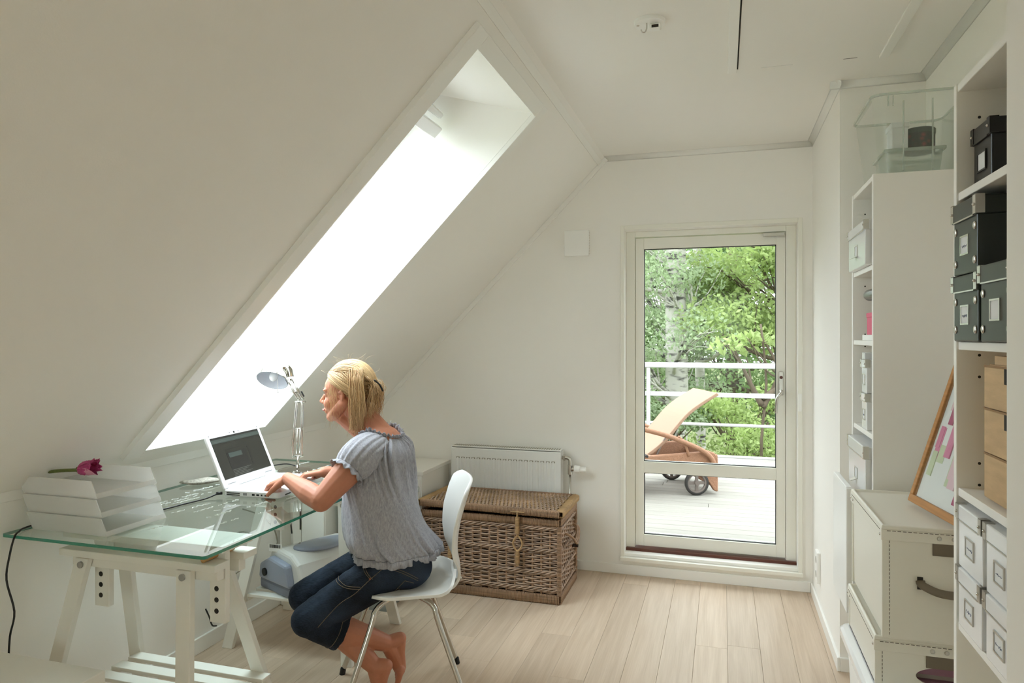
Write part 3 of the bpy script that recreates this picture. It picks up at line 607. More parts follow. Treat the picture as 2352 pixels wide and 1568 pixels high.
MB().cyl((rx1+.05,ry+.03,.02),(rx1+.05,ry+.03,.60),.007,n=10).build('pipe','steel',rd,smooth=True)
MB().lathe([(.007,0),(.022,0),(.022,.006),(.009,.018)],18,Matrix.Translation((rx1+.05,ry+.03,.0))).build('floor_collar','plastic_white',rd,smooth=True)
v = root('wall_vent',(-.86,4.21,1.936),'square white air vent box on the far wall left of the door','vent')
MB().box(-.938,-.784,4.19,4.208,1.938,2.098).build('cover','plastic_white',v,bevel=.004)
MB().box(-.925,-.797,4.208,4.233,1.95,2.086).build('collar','plastic_white',v)
for k in range(14): MB().box(-.788,-.7835,4.196,4.204,1.95+k*.01,1.954+k*.01).build('louvre_gap','cable_grey',v)
sw_ = root('wall_socket',(.478,3.95,.17),'small white double socket low on the wall right of the door','socket')
MB().box(.468,.485,3.90,3.98,.16,.32).build('cover','plastic_white',sw_,bevel=.004)
for z in (.20,.275): MB().cyl((.4675,3.94,z),(.4695,3.94,z),.018,n=18).build('socket_well','cable_grey',sw_)
cr_ = root('ceiling_rose',(-.243,2.445,CZ-.03),'round white ceiling outlet plate with small hook','ceiling rose')
smooth_angle(MB().lathe([(.052,-.012),(.054,-.006),(.054,0)],40,Matrix.Translation((-.243,2.445,CZ))).build('plate','plastic_white',cr_,world=True))
MB().box(-.242,-.206,2.435,2.465,CZ-.03,CZ-.012).build('outlet_block','plastic_white',cr_,bevel=.004)
MB().box(-.236,-.212,2.4345,2.436,CZ-.027,CZ-.017).build('outlet_slot','hole',cr_)
MB().tube(bez([(-.252,2.43,CZ-.012),(-.252,2.43,CZ-.03),(-.258,2.43,CZ-.042),(-.268,2.43,CZ-.04),(-.271,2.43,CZ-.032)],4),.0022,8).build('hook','steel',cr_,smooth=True)
MB().cyl((-.283,2.44,CZ-.0135),(-.283,2.44,CZ-.011),.005,n=10).build('screw','steel',cr_)
# ================================================================== wicker trunk
def wick(name, base, var):
    m = mat(name, base, .6); nt = m.node_tree; N = nt.nodes; L = nt.links
    tc = N.new('ShaderNodeTexCoord'); mp = N.new('ShaderNodeMapping'); mp.inputs['Scale'].default_value = (6,6,95); L.new(tc.outputs['Object'], mp.inputs[0])
    no = N.new('ShaderNodeTexNoise'); no.inputs['Scale'].default_value = 1; no.inputs['Detail'].default_value = 3; L.new(mp.outputs[0], no.inputs['Vector'])
    cr = N.new('ShaderNodeValToRGB'); e = cr.color_ramp.elements; e[0].position = .3; e[0].color = [c*(1-var) for c in base[:3]]+[1]; e[1].position = .7; e[1].color = [min(c*(1+var),1) for c in base[:3]]+[1]
    L.new(no.outputs['Fac'], cr.inputs[0]); L.new(cr.outputs[0], N['Principled BSDF'].inputs['Base Color']); return m
wick('wicker', rgb(164,139,119), .42); wick('wicker_wrap', rgb(150,120,94), .3); wick('wicker_pale', rgb(172,140,98), .25)
mat('wicker_core', rgb(44,33,25), .9)
tx0,tx1,ty0,ty1 = -1.64,-.84,3.635,4.045
tr = root('wicker_trunk', ((tx0+tx1)/2,(ty0+ty1)/2,0), 'brown woven wicker trunk with lid in front of the radiator', 'trunk')
rn = random.Random(3)
MB().box(tx0+.016,tx1-.016,ty0+.016,ty1-.016,.006,.452).build('inner_lining','wicker_core',tr)
def face(p0, du, ln, nrm, z0, z1, pitch=.0116, sp=.052, wal=()):
    m = MB(); du = Vector(du); nrm = Vector(nrm); p0 = Vector(p0); z = z0; row = 0; n = int(round(ln/sp)); sp = ln/n
    while z < z1:
        r = rn.uniform(.0044,.0054); ph = (row % 2)*PI; pts = []
        for k in range(n*4+1):
            u = k*sp/4; a = .0055*math.cos(PI*u/sp+ph); pts.append(p0+du*u+nrm*(a+rn.uniform(-.0006,.0006))+Vector((0,0,z+rn.uniform(-.001,.001))))
        m.tube(pts,r,5); z += pitch; row += 1
    for zw in wal:
        for q in range(3):
            pts = []
            for k in range(n*6+1):
                u = k*sp/6; t = 2*PI*(u/(sp*2.2)+q/3); pts.append(p0+du*u+nrm*(.007+.006*math.cos(t))+Vector((0,0,zw+.008*math.sin(t))))
            m.tube(pts,.0048,5)
    return m
wl_ = (.075,.165,.285,.405)
face((tx0+.004,ty0+.008,0),(1,0,0),tx1-tx0-.008,(0,-1,0),.058,.425,wal=wl_).build('front_weave','wicker',tr,smooth=True,kind='stuff',recalc=False)
face((tx1-.008,ty0+.004,0),(0,1,0),ty1-ty0-.008,(1,0,0),.058,.425,wal=wl_).build('side_weave','wicker',tr,smooth=True,kind='stuff',recalc=False)
face((tx0+.008,ty0+.004,0),(0,1,0),ty1-ty0-.008,(-1,0,0),.058,.425,wal=wl_).build('side_weave','wicker',tr,smooth=True,kind='stuff',recalc=False)
face((tx0+.004,ty1-.008,0),(1,0,0),tx1-tx0-.008,(0,1,0),.058,.425,wal=wl_).build('back_weave','wicker',tr,smooth=True,kind='stuff',recalc=False)
m = MB()
for k in range(17):
    x = tx0+.004+(tx1-tx0-.008)*k/16; m.cyl((x,ty0+.008,.04),(x,ty0+.008,.44),.006,n=6)
for k in range(9):
    y = ty0+.004+(ty1-ty0-.008)*k/8
    for x in (tx0+.008,tx1-.008): m.cyl((x,y,.04),(x,y,.44),.006,n=6)
m.build('stakes','wicker_wrap',tr,kind='stuff')
def wraps(a, b, r, hh, ww, up=(0,0,1), seed=0):      # thin cane loops wound round a bar from a to b
    m = MB(); a = Vector(a); b = Vector(b); d = (b-a); L_ = d.length; d.normalize(); u = Vector(up); s_ = d.cross(u); n = int(L_/(2*r*.92)); q = random.Random(seed)
    for k in range(n):
        c = a+d*((k+.5)*L_/n); j = q.uniform(-.0007,.0007); tl = q.uniform(-.02,.02); pr_ = []
        for (i,e) in ((-1,-.7),(-.7,-1),(.7,-1),(1,-.7),(1,.7),(.7,1),(-.7,1),(-1,.7)): pr_.append(c+s_*(i*(ww/2+j))+u*(e*(hh/2+j))+d*(tl*e*hh))
        m.tube(pr_,r,4,closed=True)
    return m
cn = [(tx0,ty0),(tx1,ty0),(tx1,ty1),(tx0,ty1)]
for z,hh,nm,mt in ((.027,.05,'bottom_rim','wicker_wrap'),(.440,.040,'top_rim','wicker_wrap')):
    for i in range(4):
        a,b_ = cn[i],cn[(i+1)%4]; wraps((a[0],a[1],z),(b_[0],b_[1],z),.0042,hh-.008,.018,seed=i).build(nm,mt,tr,smooth=True,kind='stuff',recalc=False)
for (x,y) in cn[:3]: wraps((x,y,.05),(x,y,.42),.004,.020,.020,up=(1,0,0),seed=9).build('corner_post','wicker_wrap',tr,smooth=True,kind='stuff',recalc=False)
# lid, slightly lifted at the front left
lo = Vector((0,-.012,.0)); lid_e = bpy.data.objects.new('lid',None)
def lz(x,y): return .488+.012*(tx1-x)/(tx1-tx0)*((ty1-y)/(ty1-ty0))
LC = [(tx0-.004,ty0-.012),(tx1+.004,ty0-.012),(tx1+.004,ty1),(tx0-.004,ty1)]
lid = MB().hexa([(x+(.012 if x<-1.2 else -.012),y+(.012 if y<3.8 else -.012),lz(x,y)+dz) for dz in (-.012,.004) for x,y in LC]).build('lid','wicker_core',tr)
for i in range(4):
    a,b_ = LC[i],LC[(i+1)%4]; wraps((a[0],a[1],lz(*a)),(b_[0],b_[1],lz(*b_)),.0042,.030,.030 if i%2==0 else .038,seed=20+i).build('lid_frame','wicker_wrap' if i%2==0 else 'wicker_pale',lid,smooth=True,kind='stuff',recalc=False)
m = MB(); x = tx0+.03; row = 0
while x < tx1-.03:
    pts = [(x+rn.uniform(-.0006,.0006), ty0+(ty1-ty0-.02)*k/40, lz(x,ty0+(ty1-ty0)*k/40)+.010+.0045*math.cos(PI*k/4+(row%2)*PI)) for k in range(41)]
    m.tube(pts,rn.uniform(.0042,.0052),5); x += .0112; row += 1
lw = m.build('lid_weave','wicker',lid,smooth=True,kind='stuff',recalc=False)
m = MB()
for k in range(11): y = ty0+.02+(ty1-ty0-.05)*k/10; m.cyl((tx0+.01,y,lz(tx0,y)+.009),(tx1-.01,y,lz(tx1,y)+.009),.005,n=6)
m.build('lid_stakes','wicker_pale',lid,kind='stuff')
for xs in (-1.066,-1.46):
    yf = ty0-.03; s_ = root('tmp',(0,0,0),None,None); bpy.data.objects.remove(s_)
    m = MB(); 
    m.tube(bez([(xs,yf+.0,.497),(xs,yf-.006,.47),(xs,yf-.002,.42),(xs,yf,.36)],4),.0085,8,flat=.6)
    m.tube(bez([(xs,yf,.20),(xs,yf,.25),(xs,yf,.285)],4),.0085,8)
    m.tube(bez([(xs,yf,.365),(xs-.022,yf,.335),(xs-.024,yf,.31),(xs,yf,.28),(xs+.024,yf,.31),(xs+.022,yf,.335),(xs,yf,.365)],5),.005,8)
    st_ = m.build('latch_strap','wicker_pale',tr,smooth=True)
    wraps((xs,yf,.205),(xs,yf,.275),.0022,.018,.018,up=(1,0,0)).build('strap_wrap','wicker_pale',st_,smooth=True,kind='stuff',recalc=False)
    wraps((xs,yf-.001,.375),(xs,yf-.004,.465),.0022,.018,.018,up=(1,0,0)).build('strap_wrap','wicker_pale',st_,smooth=True,kind='stuff',recalc=False)
    MB().cyl((xs-.04,yf-.004,.492),(xs+.04,yf-.004,.492),.004,n=8).build('latch_pin','wicker_pale',st_)
for q in range(3): MB().tube(bez([(tx1+.008,3.73,.36),(tx1+.035+.006*q,3.74,.35-.004*q),(tx1+.045+.006*q,3.84,.30-.01*q),(tx1+.035+.006*q,3.93,.35-.004*q),(tx1+.008,3.94,.36)],7),.006,8).build('carry_handle','wicker_wrap',tr,smooth=True)
MB().cyl((tx1+.0,3.99,.22),(tx1+.03,3.99,.22),.010,n=10).build('side_toggle','wicker_core',tr)
# ================================================================== chair
CA = R(180+28.4)
ch = root('office_chair', (-1.234,2.543,0), 'white moulded shell chair with chrome legs under the seated woman', 'chair', rz=CA)
mat('chair_white', (.82,.82,.80,1), .3, coat=.15)
SZ = .452
def plate(outline_fn, nu, nv, thick, name, mt, parent):
    top = [[outline_fn(i/nu, j/nv) for j in range(nv+1)] for i in range(nu+1)]
    m = MB(); 
    for rr in top: pass
    idx = lambda i,j: i*(nv+1)+j
    vs = [p for rr in top for p in rr]; fs = [(idx(i,j),idx(i+1,j),idx(i+1,j+1),idx(i,j+1)) for i in range(nu) for j in range(nv)]
    m.add(vs,fs); o = m.build(name,mt,parent,smooth=True,world=False)
    q = o.modifiers.new('solid','SOLIDIFY'); q.thickness = thick; q.offset = 0
    b = o.modifiers.new('bevel','BEVEL'); b.width = thick*.35; b.segments = 3; b.limit_method='ANGLE'; b.angle_limit=R(50)
    return o
def seat_fn(u,v):
    t = 2*v-1; x = -.205+u*.375
    hw = .205*(1-.0*u); 
    e = abs(2*u-1)
    hw = .212*min(1,(1-(max(0,u-.66)/.36)**2.2)) if u>.66 else .212*min(1,(1-(max(0,.14-u)/.16)**2.2))
    y = t*max(hw,.05)
    z = SZ + .012*t*t - .035*max(0,(u-.72)/.28)**2 + .045*max(0,(.22-u)/.22)**1.6*(abs(t)**1.2) + .004
    return (x,y,z)
plate(seat_fn,34,22,.012,'seat','chair_white',ch)
bp = bez([(-.150,0,.432),(-.195,0,.440),(-.222,0,.475),(-.222,0,.53),(-.212,0,.60),(-.222,0,.70),(-.250,0,.80),(-.275,0,.875)],6)
wz = [(.40,.06),(.445,.065),(.475,.062),(.505,.07),(.54,.115),(.58,.155),(.64,.182),(.72,.196),(.80,.198),(.845,.190),(.865,.160),(.876,.115)]
def bw_(z):
    for (a,wa),(b_,wb) in zip(wz,wz[1:]):
        if a <= z <= b_: return wa+(wb-wa)*(z-a)/(b_-a)
    return wz[-1][1]
def back_fn(u,v):
    k = u*(len(bp)-1); i = min(int(k),len(bp)-2); p = bp[i].lerp(bp[i+1],k-i); t = 2*v-1; w = bw_(p.z)
    return (p.x+.05*(t*t)*(w/.2)**2*.8, t*w, p.z)
plate(back_fn,48,18,.012,'backrest','chair_white',ch)
for sx in (1,-1):
    for sy in (1,-1):
        f = (.245*sx,.225*sy,.012)
        lg = MB().tube(bez([(.02*sx,.06*sy,SZ-.022),(.075*sx,.12*sy,SZ-.024),(.112*sx,.15*sy,SZ-.05),(.130*sx,.163*sy,SZ-.11),(.245*sx,.225*sy,.012)],6),.0105,14).build('leg','chrome',ch,smooth=True,world=False)
        MB().cyl((.247*sx,.2265*sy,0),(.242*sx,.223*sy,.026),.0125,.0125,n=14).build('foot_cap','rubber',lg,smooth=False,world=False)
MB().box(-.16,-.05,-.05,.05,SZ-.022,SZ-.008).build('seat_plate','chrome',ch,world=False,bevel=.004)
for y in (-.03,.03): MB().cyl((-.215,y,.466),(-.235,y,.468),.008,n=12).build('back_bolt','chrome',ch,world=False)
# ================================================================== bookcases
def bookcase(name, y0, y1, shelves, lab, seed=0):
    x0,x1,h,t = .50,.785,2.012,.018
    b = root(name,((x0+x1)/2,(y0+y1)/2,0),lab,'bookcase')
    for y in (y0,y1-t): 
        sp = MB().box(x0,x1,y,y+t,0,h).build('side_panel','shelf_white',b,bevel=.0012,seg=1)
        yy = y+t if y==y0 else y
        for xc in (.545,.72):
            for k in range(34):
                z = .35+.048*k
                if (k//3)%2 == 0 and y!=y0: continue
                if y != y0: MB().cyl((xc,yy-.0008,z),(xc,yy+.001,z),.0032,n=8).build('peg_hole','hole',sp)
    MB().box(x1-.004,x1,y0+t,y1-t,.06,h-.004).build('back_panel','shelf_white',b)
    MB().box(x0+.003,x1-.004,y0+t,y1-t,h-t,h-.0005).build('top_panel','shelf_white',b,bevel=.001,seg=1)
    MB().box(x0+.03,x1-.004,y0+t,y1-t,.06,.078).build('bottom_panel','shelf_white',b); MB().box(x0+.03,x0+.042,y0+t,y1-t,0,.06).build('plinth','shelf_white',b)
    for z in shelves: MB().box(x0+.004,x1-.004,y0+t+.001,y1-t-.001,z-.018,z).build('shelf','shelf_white',b,bevel=.001,seg=1)
    return b
bookcase('bookcase',2.67,3.08,(1.70,1.431,1.10,.77,.43),'narrow white bookcase standing beside the wall end, holding white boxes')
bookcase('bookcase',1.19,1.79,(1.768,1.436,1.11,.812,.45),'tall white bookcase at the right edge with black and white boxes')
# ================================================================== boxes
mat('box_white', (.78,.79,.80,1), .22, coat=.25); mat('box_green', (.020,.026,.020,1), .35, spec=.5); mat('box_black', (.008,.007,.006,1), .35)
mat('card', (.75,.76,.76,1), .5); mat('box_cream', (.74,.71,.62,1), .4); mat('stitch', rgb(88,78,64), .8); mat('leather', rgb(112,100,82), .6); mat('steel_dull', (.55,.53,.48,1), .35, 1); mat('ink', rgb(110,116,140), .7)
def lidbox(name, x0,x1,y0,y1,z0,z1,lab,mt,lidh=.045,corner='steel_dull',label=True,pull=False,studs=False,group=None,writing=0,cat='box'):
    c = root(name,((x0+x1)/2,(y0+y1)/2,z0),lab,cat,group=group); e=.004
    MB().box(x0+e,x1-e,y0+e,y1-e,z0,z1-.006).build('box_body',mt,c,bevel=.003)
    ld = MB().box(x0,x1,y0,y1,z1-lidh,z1).build('lid',mt,c,bevel=.003)
    if corner:
        k=.016; kz=lidh*.95
        for y in (y0,y1):
            s_ = 1 if y==y0 else -1
            m = MB(); m.box(x0-.0012,x0+.0004,min(y,y+s_*k),max(y,y+s_*k),z1-kz,z1+.0008); m.box(x0-.0012,x0+k,y-.0012 if s_>0 else y-.0004,y+.0004 if s_>0 else y+.0012,z1-kz,z1+.0008); m.box(x0-.0012,x0+k,min(y,y+s_*k),max(y,y+s_*k),z1-.0002,z1+.0012)
            g = m.build('metal_corner',corner,ld); MB().sphere((x0-.002,y+s_*k*.55,z1-kz*.5),.0032,8,6).build('rivet','steel',ld,smooth=True)
        m = MB(); m.box(x0-.0010,x0+.0004,y0+k,y1-k,z1-lidh-.0008,z1-lidh+.0022); m.build('lid_edge',corner if mt!='box_cream' else 'stitch',ld)
    yc,zc = (y0+y1)/2,(z0+z1-lidh)/2+.004; hw = min(.026,(y1-y0)*.22); hh=.021
    if label:
        m = MB(); t=.0035
        for (a,b_,p,q) in ((yc-hw,yc+hw,zc-hh,zc-hh+t),(yc-hw,yc+hw,zc+hh-t,zc+hh),(yc-hw,yc-hw+t,zc-hh+t,zc+hh-t),(yc+hw-t,yc+hw,zc-hh+t,zc+hh-t)): m.box(x0+e-.0028,x0+e+.0002,a,b_,p,q)
        lh = m.build('label_holder',corner or 'steel_dull',c)
        MB().box(x0+e-.0012,x0+e+.0001,yc-hw+t,yc+hw-t,zc-hh+t,zc+hh-t).build('paper_label','card',lh)
        if writing:
            q = random.Random(writing); pts=[]; u=-hw*.62; k=0
            while u < hw*.62: pts.append((x0+e-.0016,yc-u,zc+hh*.2*math.sin(k*2.1)*q.uniform(.1,1)-.002)); u += hw*.09*q.uniform(.6,1.5); k += 1
            MB().tube(pts,.00045,4).build('handwriting','ink',lh)
    if pull:
        m = MB(); m.add([(x0+e,yc-.02,zc-hh),(x0+e,yc+.02,zc-hh),(x0+e-.022,yc+.016,zc-hh-.010),(x0+e-.022,yc-.016,zc-hh-.010)],[(0,1,2,3)]); o=m.build('pull_tab',corner,c); o.modifiers.new('s','SOLIDIFY').thickness=.002
    if studs:
        for y in (y0+.018,y1-.018):
            for z in (z0+.025,z1-lidh-.02): MB().sphere((x0+e-.001,y,z),(.003,.0085,.0085),14,8).build('stud','steel',c,smooth=True)
    return c
# near bookcase
lidbox('storage_box',.525,.77,1.645,1.758,1.769,1.90,'black cardboard box with white label on the top shelf','box_black',.035,'box_black',True)
G_='dark green boxes'
lidbox('storage_box',.488,.765,1.607,1.763,1.580,1.735,'dark green box with metal corners, upper one on the green pair','box_green',.040,'steel',True,studs=True,group=G_,writing=2)
lidbox('storage_box',.488,.765,1.603,1.763,1.437,1.578,'dark green box at the bottom left of the green stack','box_green',.036,'steel',True,studs=True,group=G_,writing=3)
lidbox('storage_box',.488,.765,1.43,1.596,1.437,1.588,'dark green box cut off by the wall pier, right of the green stack','box_green',.036,'steel',True,studs=True,group=G_)
G_='white metal-edged boxes on the lower shelf'
for y0,y1,z0,z1,lab,w in ((1.605,1.757,.813,.943,'white box with metal corners, lower left of four on the lower shelf',5),(1.600,1.755,.944,1.080,'white box with metal corners, upper left of four on the lower shelf',6),(1.440,1.590,.813,.943,'white box with metal corners, lower right of four on the lower shelf',7),(1.440,1.588,.944,1.080,'white box with metal corners, upper right of four on the lower shelf',8)):
    lidbox('storage_box',.495,.76,y0,y1,z0,z1,lab,'box_white',.034,'steel_dull',True,group=G_,writing=w)
mat('birch_ply', rgb(196,164,122), .55, var=.14, vscale=9, stretch=(1,1,5)); mat('ply_edge', rgb(150,116,78), .7)
wc = root('mini_drawers',(.64,1.545,1.111),'small plywood drawer chest with finger notches on the middle shelf','drawer chest')
MB().box(.53,.76,1.40,1.665,1.112,1.39).build('carcass','birch_ply',wc,bevel=.001)
for z0,z1 in ((1.117,1.205),(1.21,1.297),(1.302,1.385)):
    dr = MB().box(.519,.53,1.405,1.660,z0,z1).build('drawer','birch_ply',wc,bevel=.0015); 
    if z0>1.12: 
        nm = MB().box(.5182,.5195,1.535,1.551,z1-.03,z1).build('finger_notch','hole',dr)
    MB().box(.5185,.521,1.405,1.660,z1,z1+.004).build('gap_edge','ply_edge',dr)
bt = root('wooden_tray',(.62,1.53,1.391),'thin pale wooden tray lying on the plywood drawers','tray')
MB().box(.53,.72,1.42,1.635,1.3905,1.396).build('tray_floor','birch_ply',bt)
for a in ((.53,.536,1.42,1.635),(.714,.72,1.42,1.635),(.536,.714,1.42,1.426),(.536,.714,1.629,1.635)): MB().box(*a,1.396,1.408).build('tray_side','birch_ply',bt)
# far bookcase
lidbox('storage_box',.478,.77,2.705,3.045,1.701,1.86,'white box with metal pull on the top shelf of the narrow bookcase','box_white',.035,'steel_dull',True,pull=True)
lidbox('storage_box',.478,.77,2.705,3.045,.85,1.055,'white box with metal pull above the big trunk in the narrow bookcase','box_white',.045,'steel_dull',True,pull=True)
lidbox('magazine_box',.50,.76,2.80,2.90,1.101,1.235,'small white lidded box, lower of two in the narrow bookcase','box_white',.03,'steel_dull',True,writing=4)
lidbox('magazine_box',.50,.76,2.80,2.90,1.236,1.36,'small white lidded box, upper of two in the narrow bookcase','box_white',.03,'steel_dull',True)
fb = root('magazine_file',(.63,2.925,1.101),'tall white file box left of the small lidded boxes','file box')
MB().box(.515,.76,2.905,2.955,1.101,1.385).build('file_body','box_white',fb,bevel=.003); MB().cyl((.5142,2.93,1.16),(.5155,2.93,1.16),.011,n=16).build('finger_hole','hole',fb)
# something under the lower box to carry it
lidbox('storage_box',.50,.77,2.71,3.04,.771,.848,'flat white box under the lower white box in the narrow bookcase','box_white',.025,None,False)
bo = root('grey_bottle',(.545,2.85,1.4315),'dark grey bottle lying on a small white stand in the narrow bookcase','bottle')
Mb = Matrix.Translation((.543,2.985,1.605))@Matrix.Rotation(R(90),4,'X')
mat('bottle_grey', rgb(84,86,82), .3)
MB().lathe([(.001,0),(.012,0),(.019,.008),(.022,.03),(.022,.20),(.018,.215),(.010,.22),(.010,.24),(.001,.24)],24,Mb).build('bottle_body','bottle_grey',bo,smooth=True)
MB().box(.525,.58,2.70,2.79,1.57,1.584).build('stand_top','shelf_white',bo); MB().box(.60,.64,2.70,2.79,1.4525,1.584).build('stand_leg','shelf_white',bo); MB().box(.575,.605,2.70,2.79,1.572,1.584).build('stand_arm','shelf_white',bo)
mat('pink', rgb(214,70,110), .5); mat('paper_white', (.8,.8,.8,1), .6)
o = root('pink_box',(.545,2.76,1.4525),'pink box standing on a white tray in the narrow bookcase','box')
MB().box(.509,.585,2.70,2.825,1.4525,1.53).build('box_body','pink',o,bevel=.002); MB().box(.507,.587,2.698,2.827,1.515,1.532).build('lid','pink',o,bevel=.002)
o = root('white_tray',(.62,2.77,1.4315),'low white tray under the pink box','tray')
MB().box(.505,.75,2.695,2.89,1.4318,1.436).build('tray_floor','plastic_white',o)
for a in ((.505,.509,2.695,2.89),(.746,.75,2.695,2.89),(.509,.746,2.695,2.699),(.509,.746,2.886,2.89)): MB().box(*a,1.436,1.452).build('tray_wall','plastic_white',o)
# ---- clear tub on top of the narrow bookcase
tb = root('clear_tub',(.64,2.86,2.012),'large clear plastic tub on top of the narrow bookcase','tub'); z0,z1=2.0135,2.288
clear('tub_clear',(.93,.95,.93,1),.13,.12,(.80,.84,.80,1),1.35)
def rr(x0,x1,y0,y1,r,z,n=5):
    o=[]
    for cx_,cy_,a0 in ((x1-r,y0+r,-90),(x1-r,y1-r,0),(x0+r,y1-r,90),(x0+r,y0+r,180)):
        for k in range(n): t=R(a0+90*k/(n-1)); o.append((cx_+r*math.cos(t),cy_+r*math.sin(t),z))
    return o
m = MB(); m.loft([rr(.535,.785,2.72,3.03,.03,z0),rr(.505,.808,2.685,3.06,.035,z1)],caps=False); q=rr(.535,.785,2.72,3.03,.03,z0); m.add(q,[tuple(range(len(q)))]); m.build('tub_wall','tub_clear',tb,smooth=False,recalc=False)
m = MB(); m.loft([rr(.503,.81,2.683,3.062,.035,z1-.004),rr(.497,.814,2.677,3.068,.038,z1-.004),rr(.497,.814,2.677,3.068,.038,z1+.004),rr(.503,.81,2.683,3.062,.035,z1+.004),rr(.503,.81,2.683,3.062,.035,z1-.004)],caps=False); m.build('rim','frosted',tb)
for x in (.60,.69): MB().box(x,x+.004,2.700,2.706,z0+.01,z1-.02).build('stiffening_rib','frosted',tb)
for x in (.55,.565,.76): MB().box(x,x+.003,2.683,2.689,z1-.04,z1-.005).build('stiffening_rib','frosted',tb)
o = clearbox('inner_tub',.56,.74,2.76,2.95,2.016,2.115,'small frosted tub inside the clear tub',content=False,lid=False,flare=.01)
o = root('round_tin',(.69,2.87,2.117),'round dark floral tin standing inside the clear tub','tin')
mt_ = mat('tin_floral', rgb(52,46,40), .5); nt=mt_.node_tree; N=nt.nodes; L=nt.links; vo=N.new('ShaderNodeTexVoronoi'); vo.inputs['Scale'].default_value=42; cr=N.new('ShaderNodeValToRGB'); e=cr.color_ramp.elements; e[0].position=.0; e[0].color=rgb(150,60,60); e[1].position=.45; e[1].color=rgb(48,50,42); tc=N.new('ShaderNodeTexCoord'); L.new(tc.outputs['Object'],vo.inputs['Vector']); L.new(vo.outputs['Distance'],cr.inputs[0]); L.new(cr.outputs[0],N['Principled BSDF'].inputs['Base Color'])
MB().lathe([(.001,0),(.050,0),(.051,.004),(.051,.075),(.001,.075)],30,Matrix.Translation((.688,2.86,2.117)),cap=False).build('tin_body','tin_floral',o)
mat('tin_lid', rgb(58,70,62), .4); MB().lathe([(.053,0),(.053,.016),(.05,.019),(.001,.019)],30,Matrix.Translation((.688,2.86,2.183)),cap=False).build('tin_lid','tin_lid',o)
lidbox('white_carton',.575,.635,2.76,2.85,2.117,2.21,'small white carton inside the clear tub','card',.02,None,False)
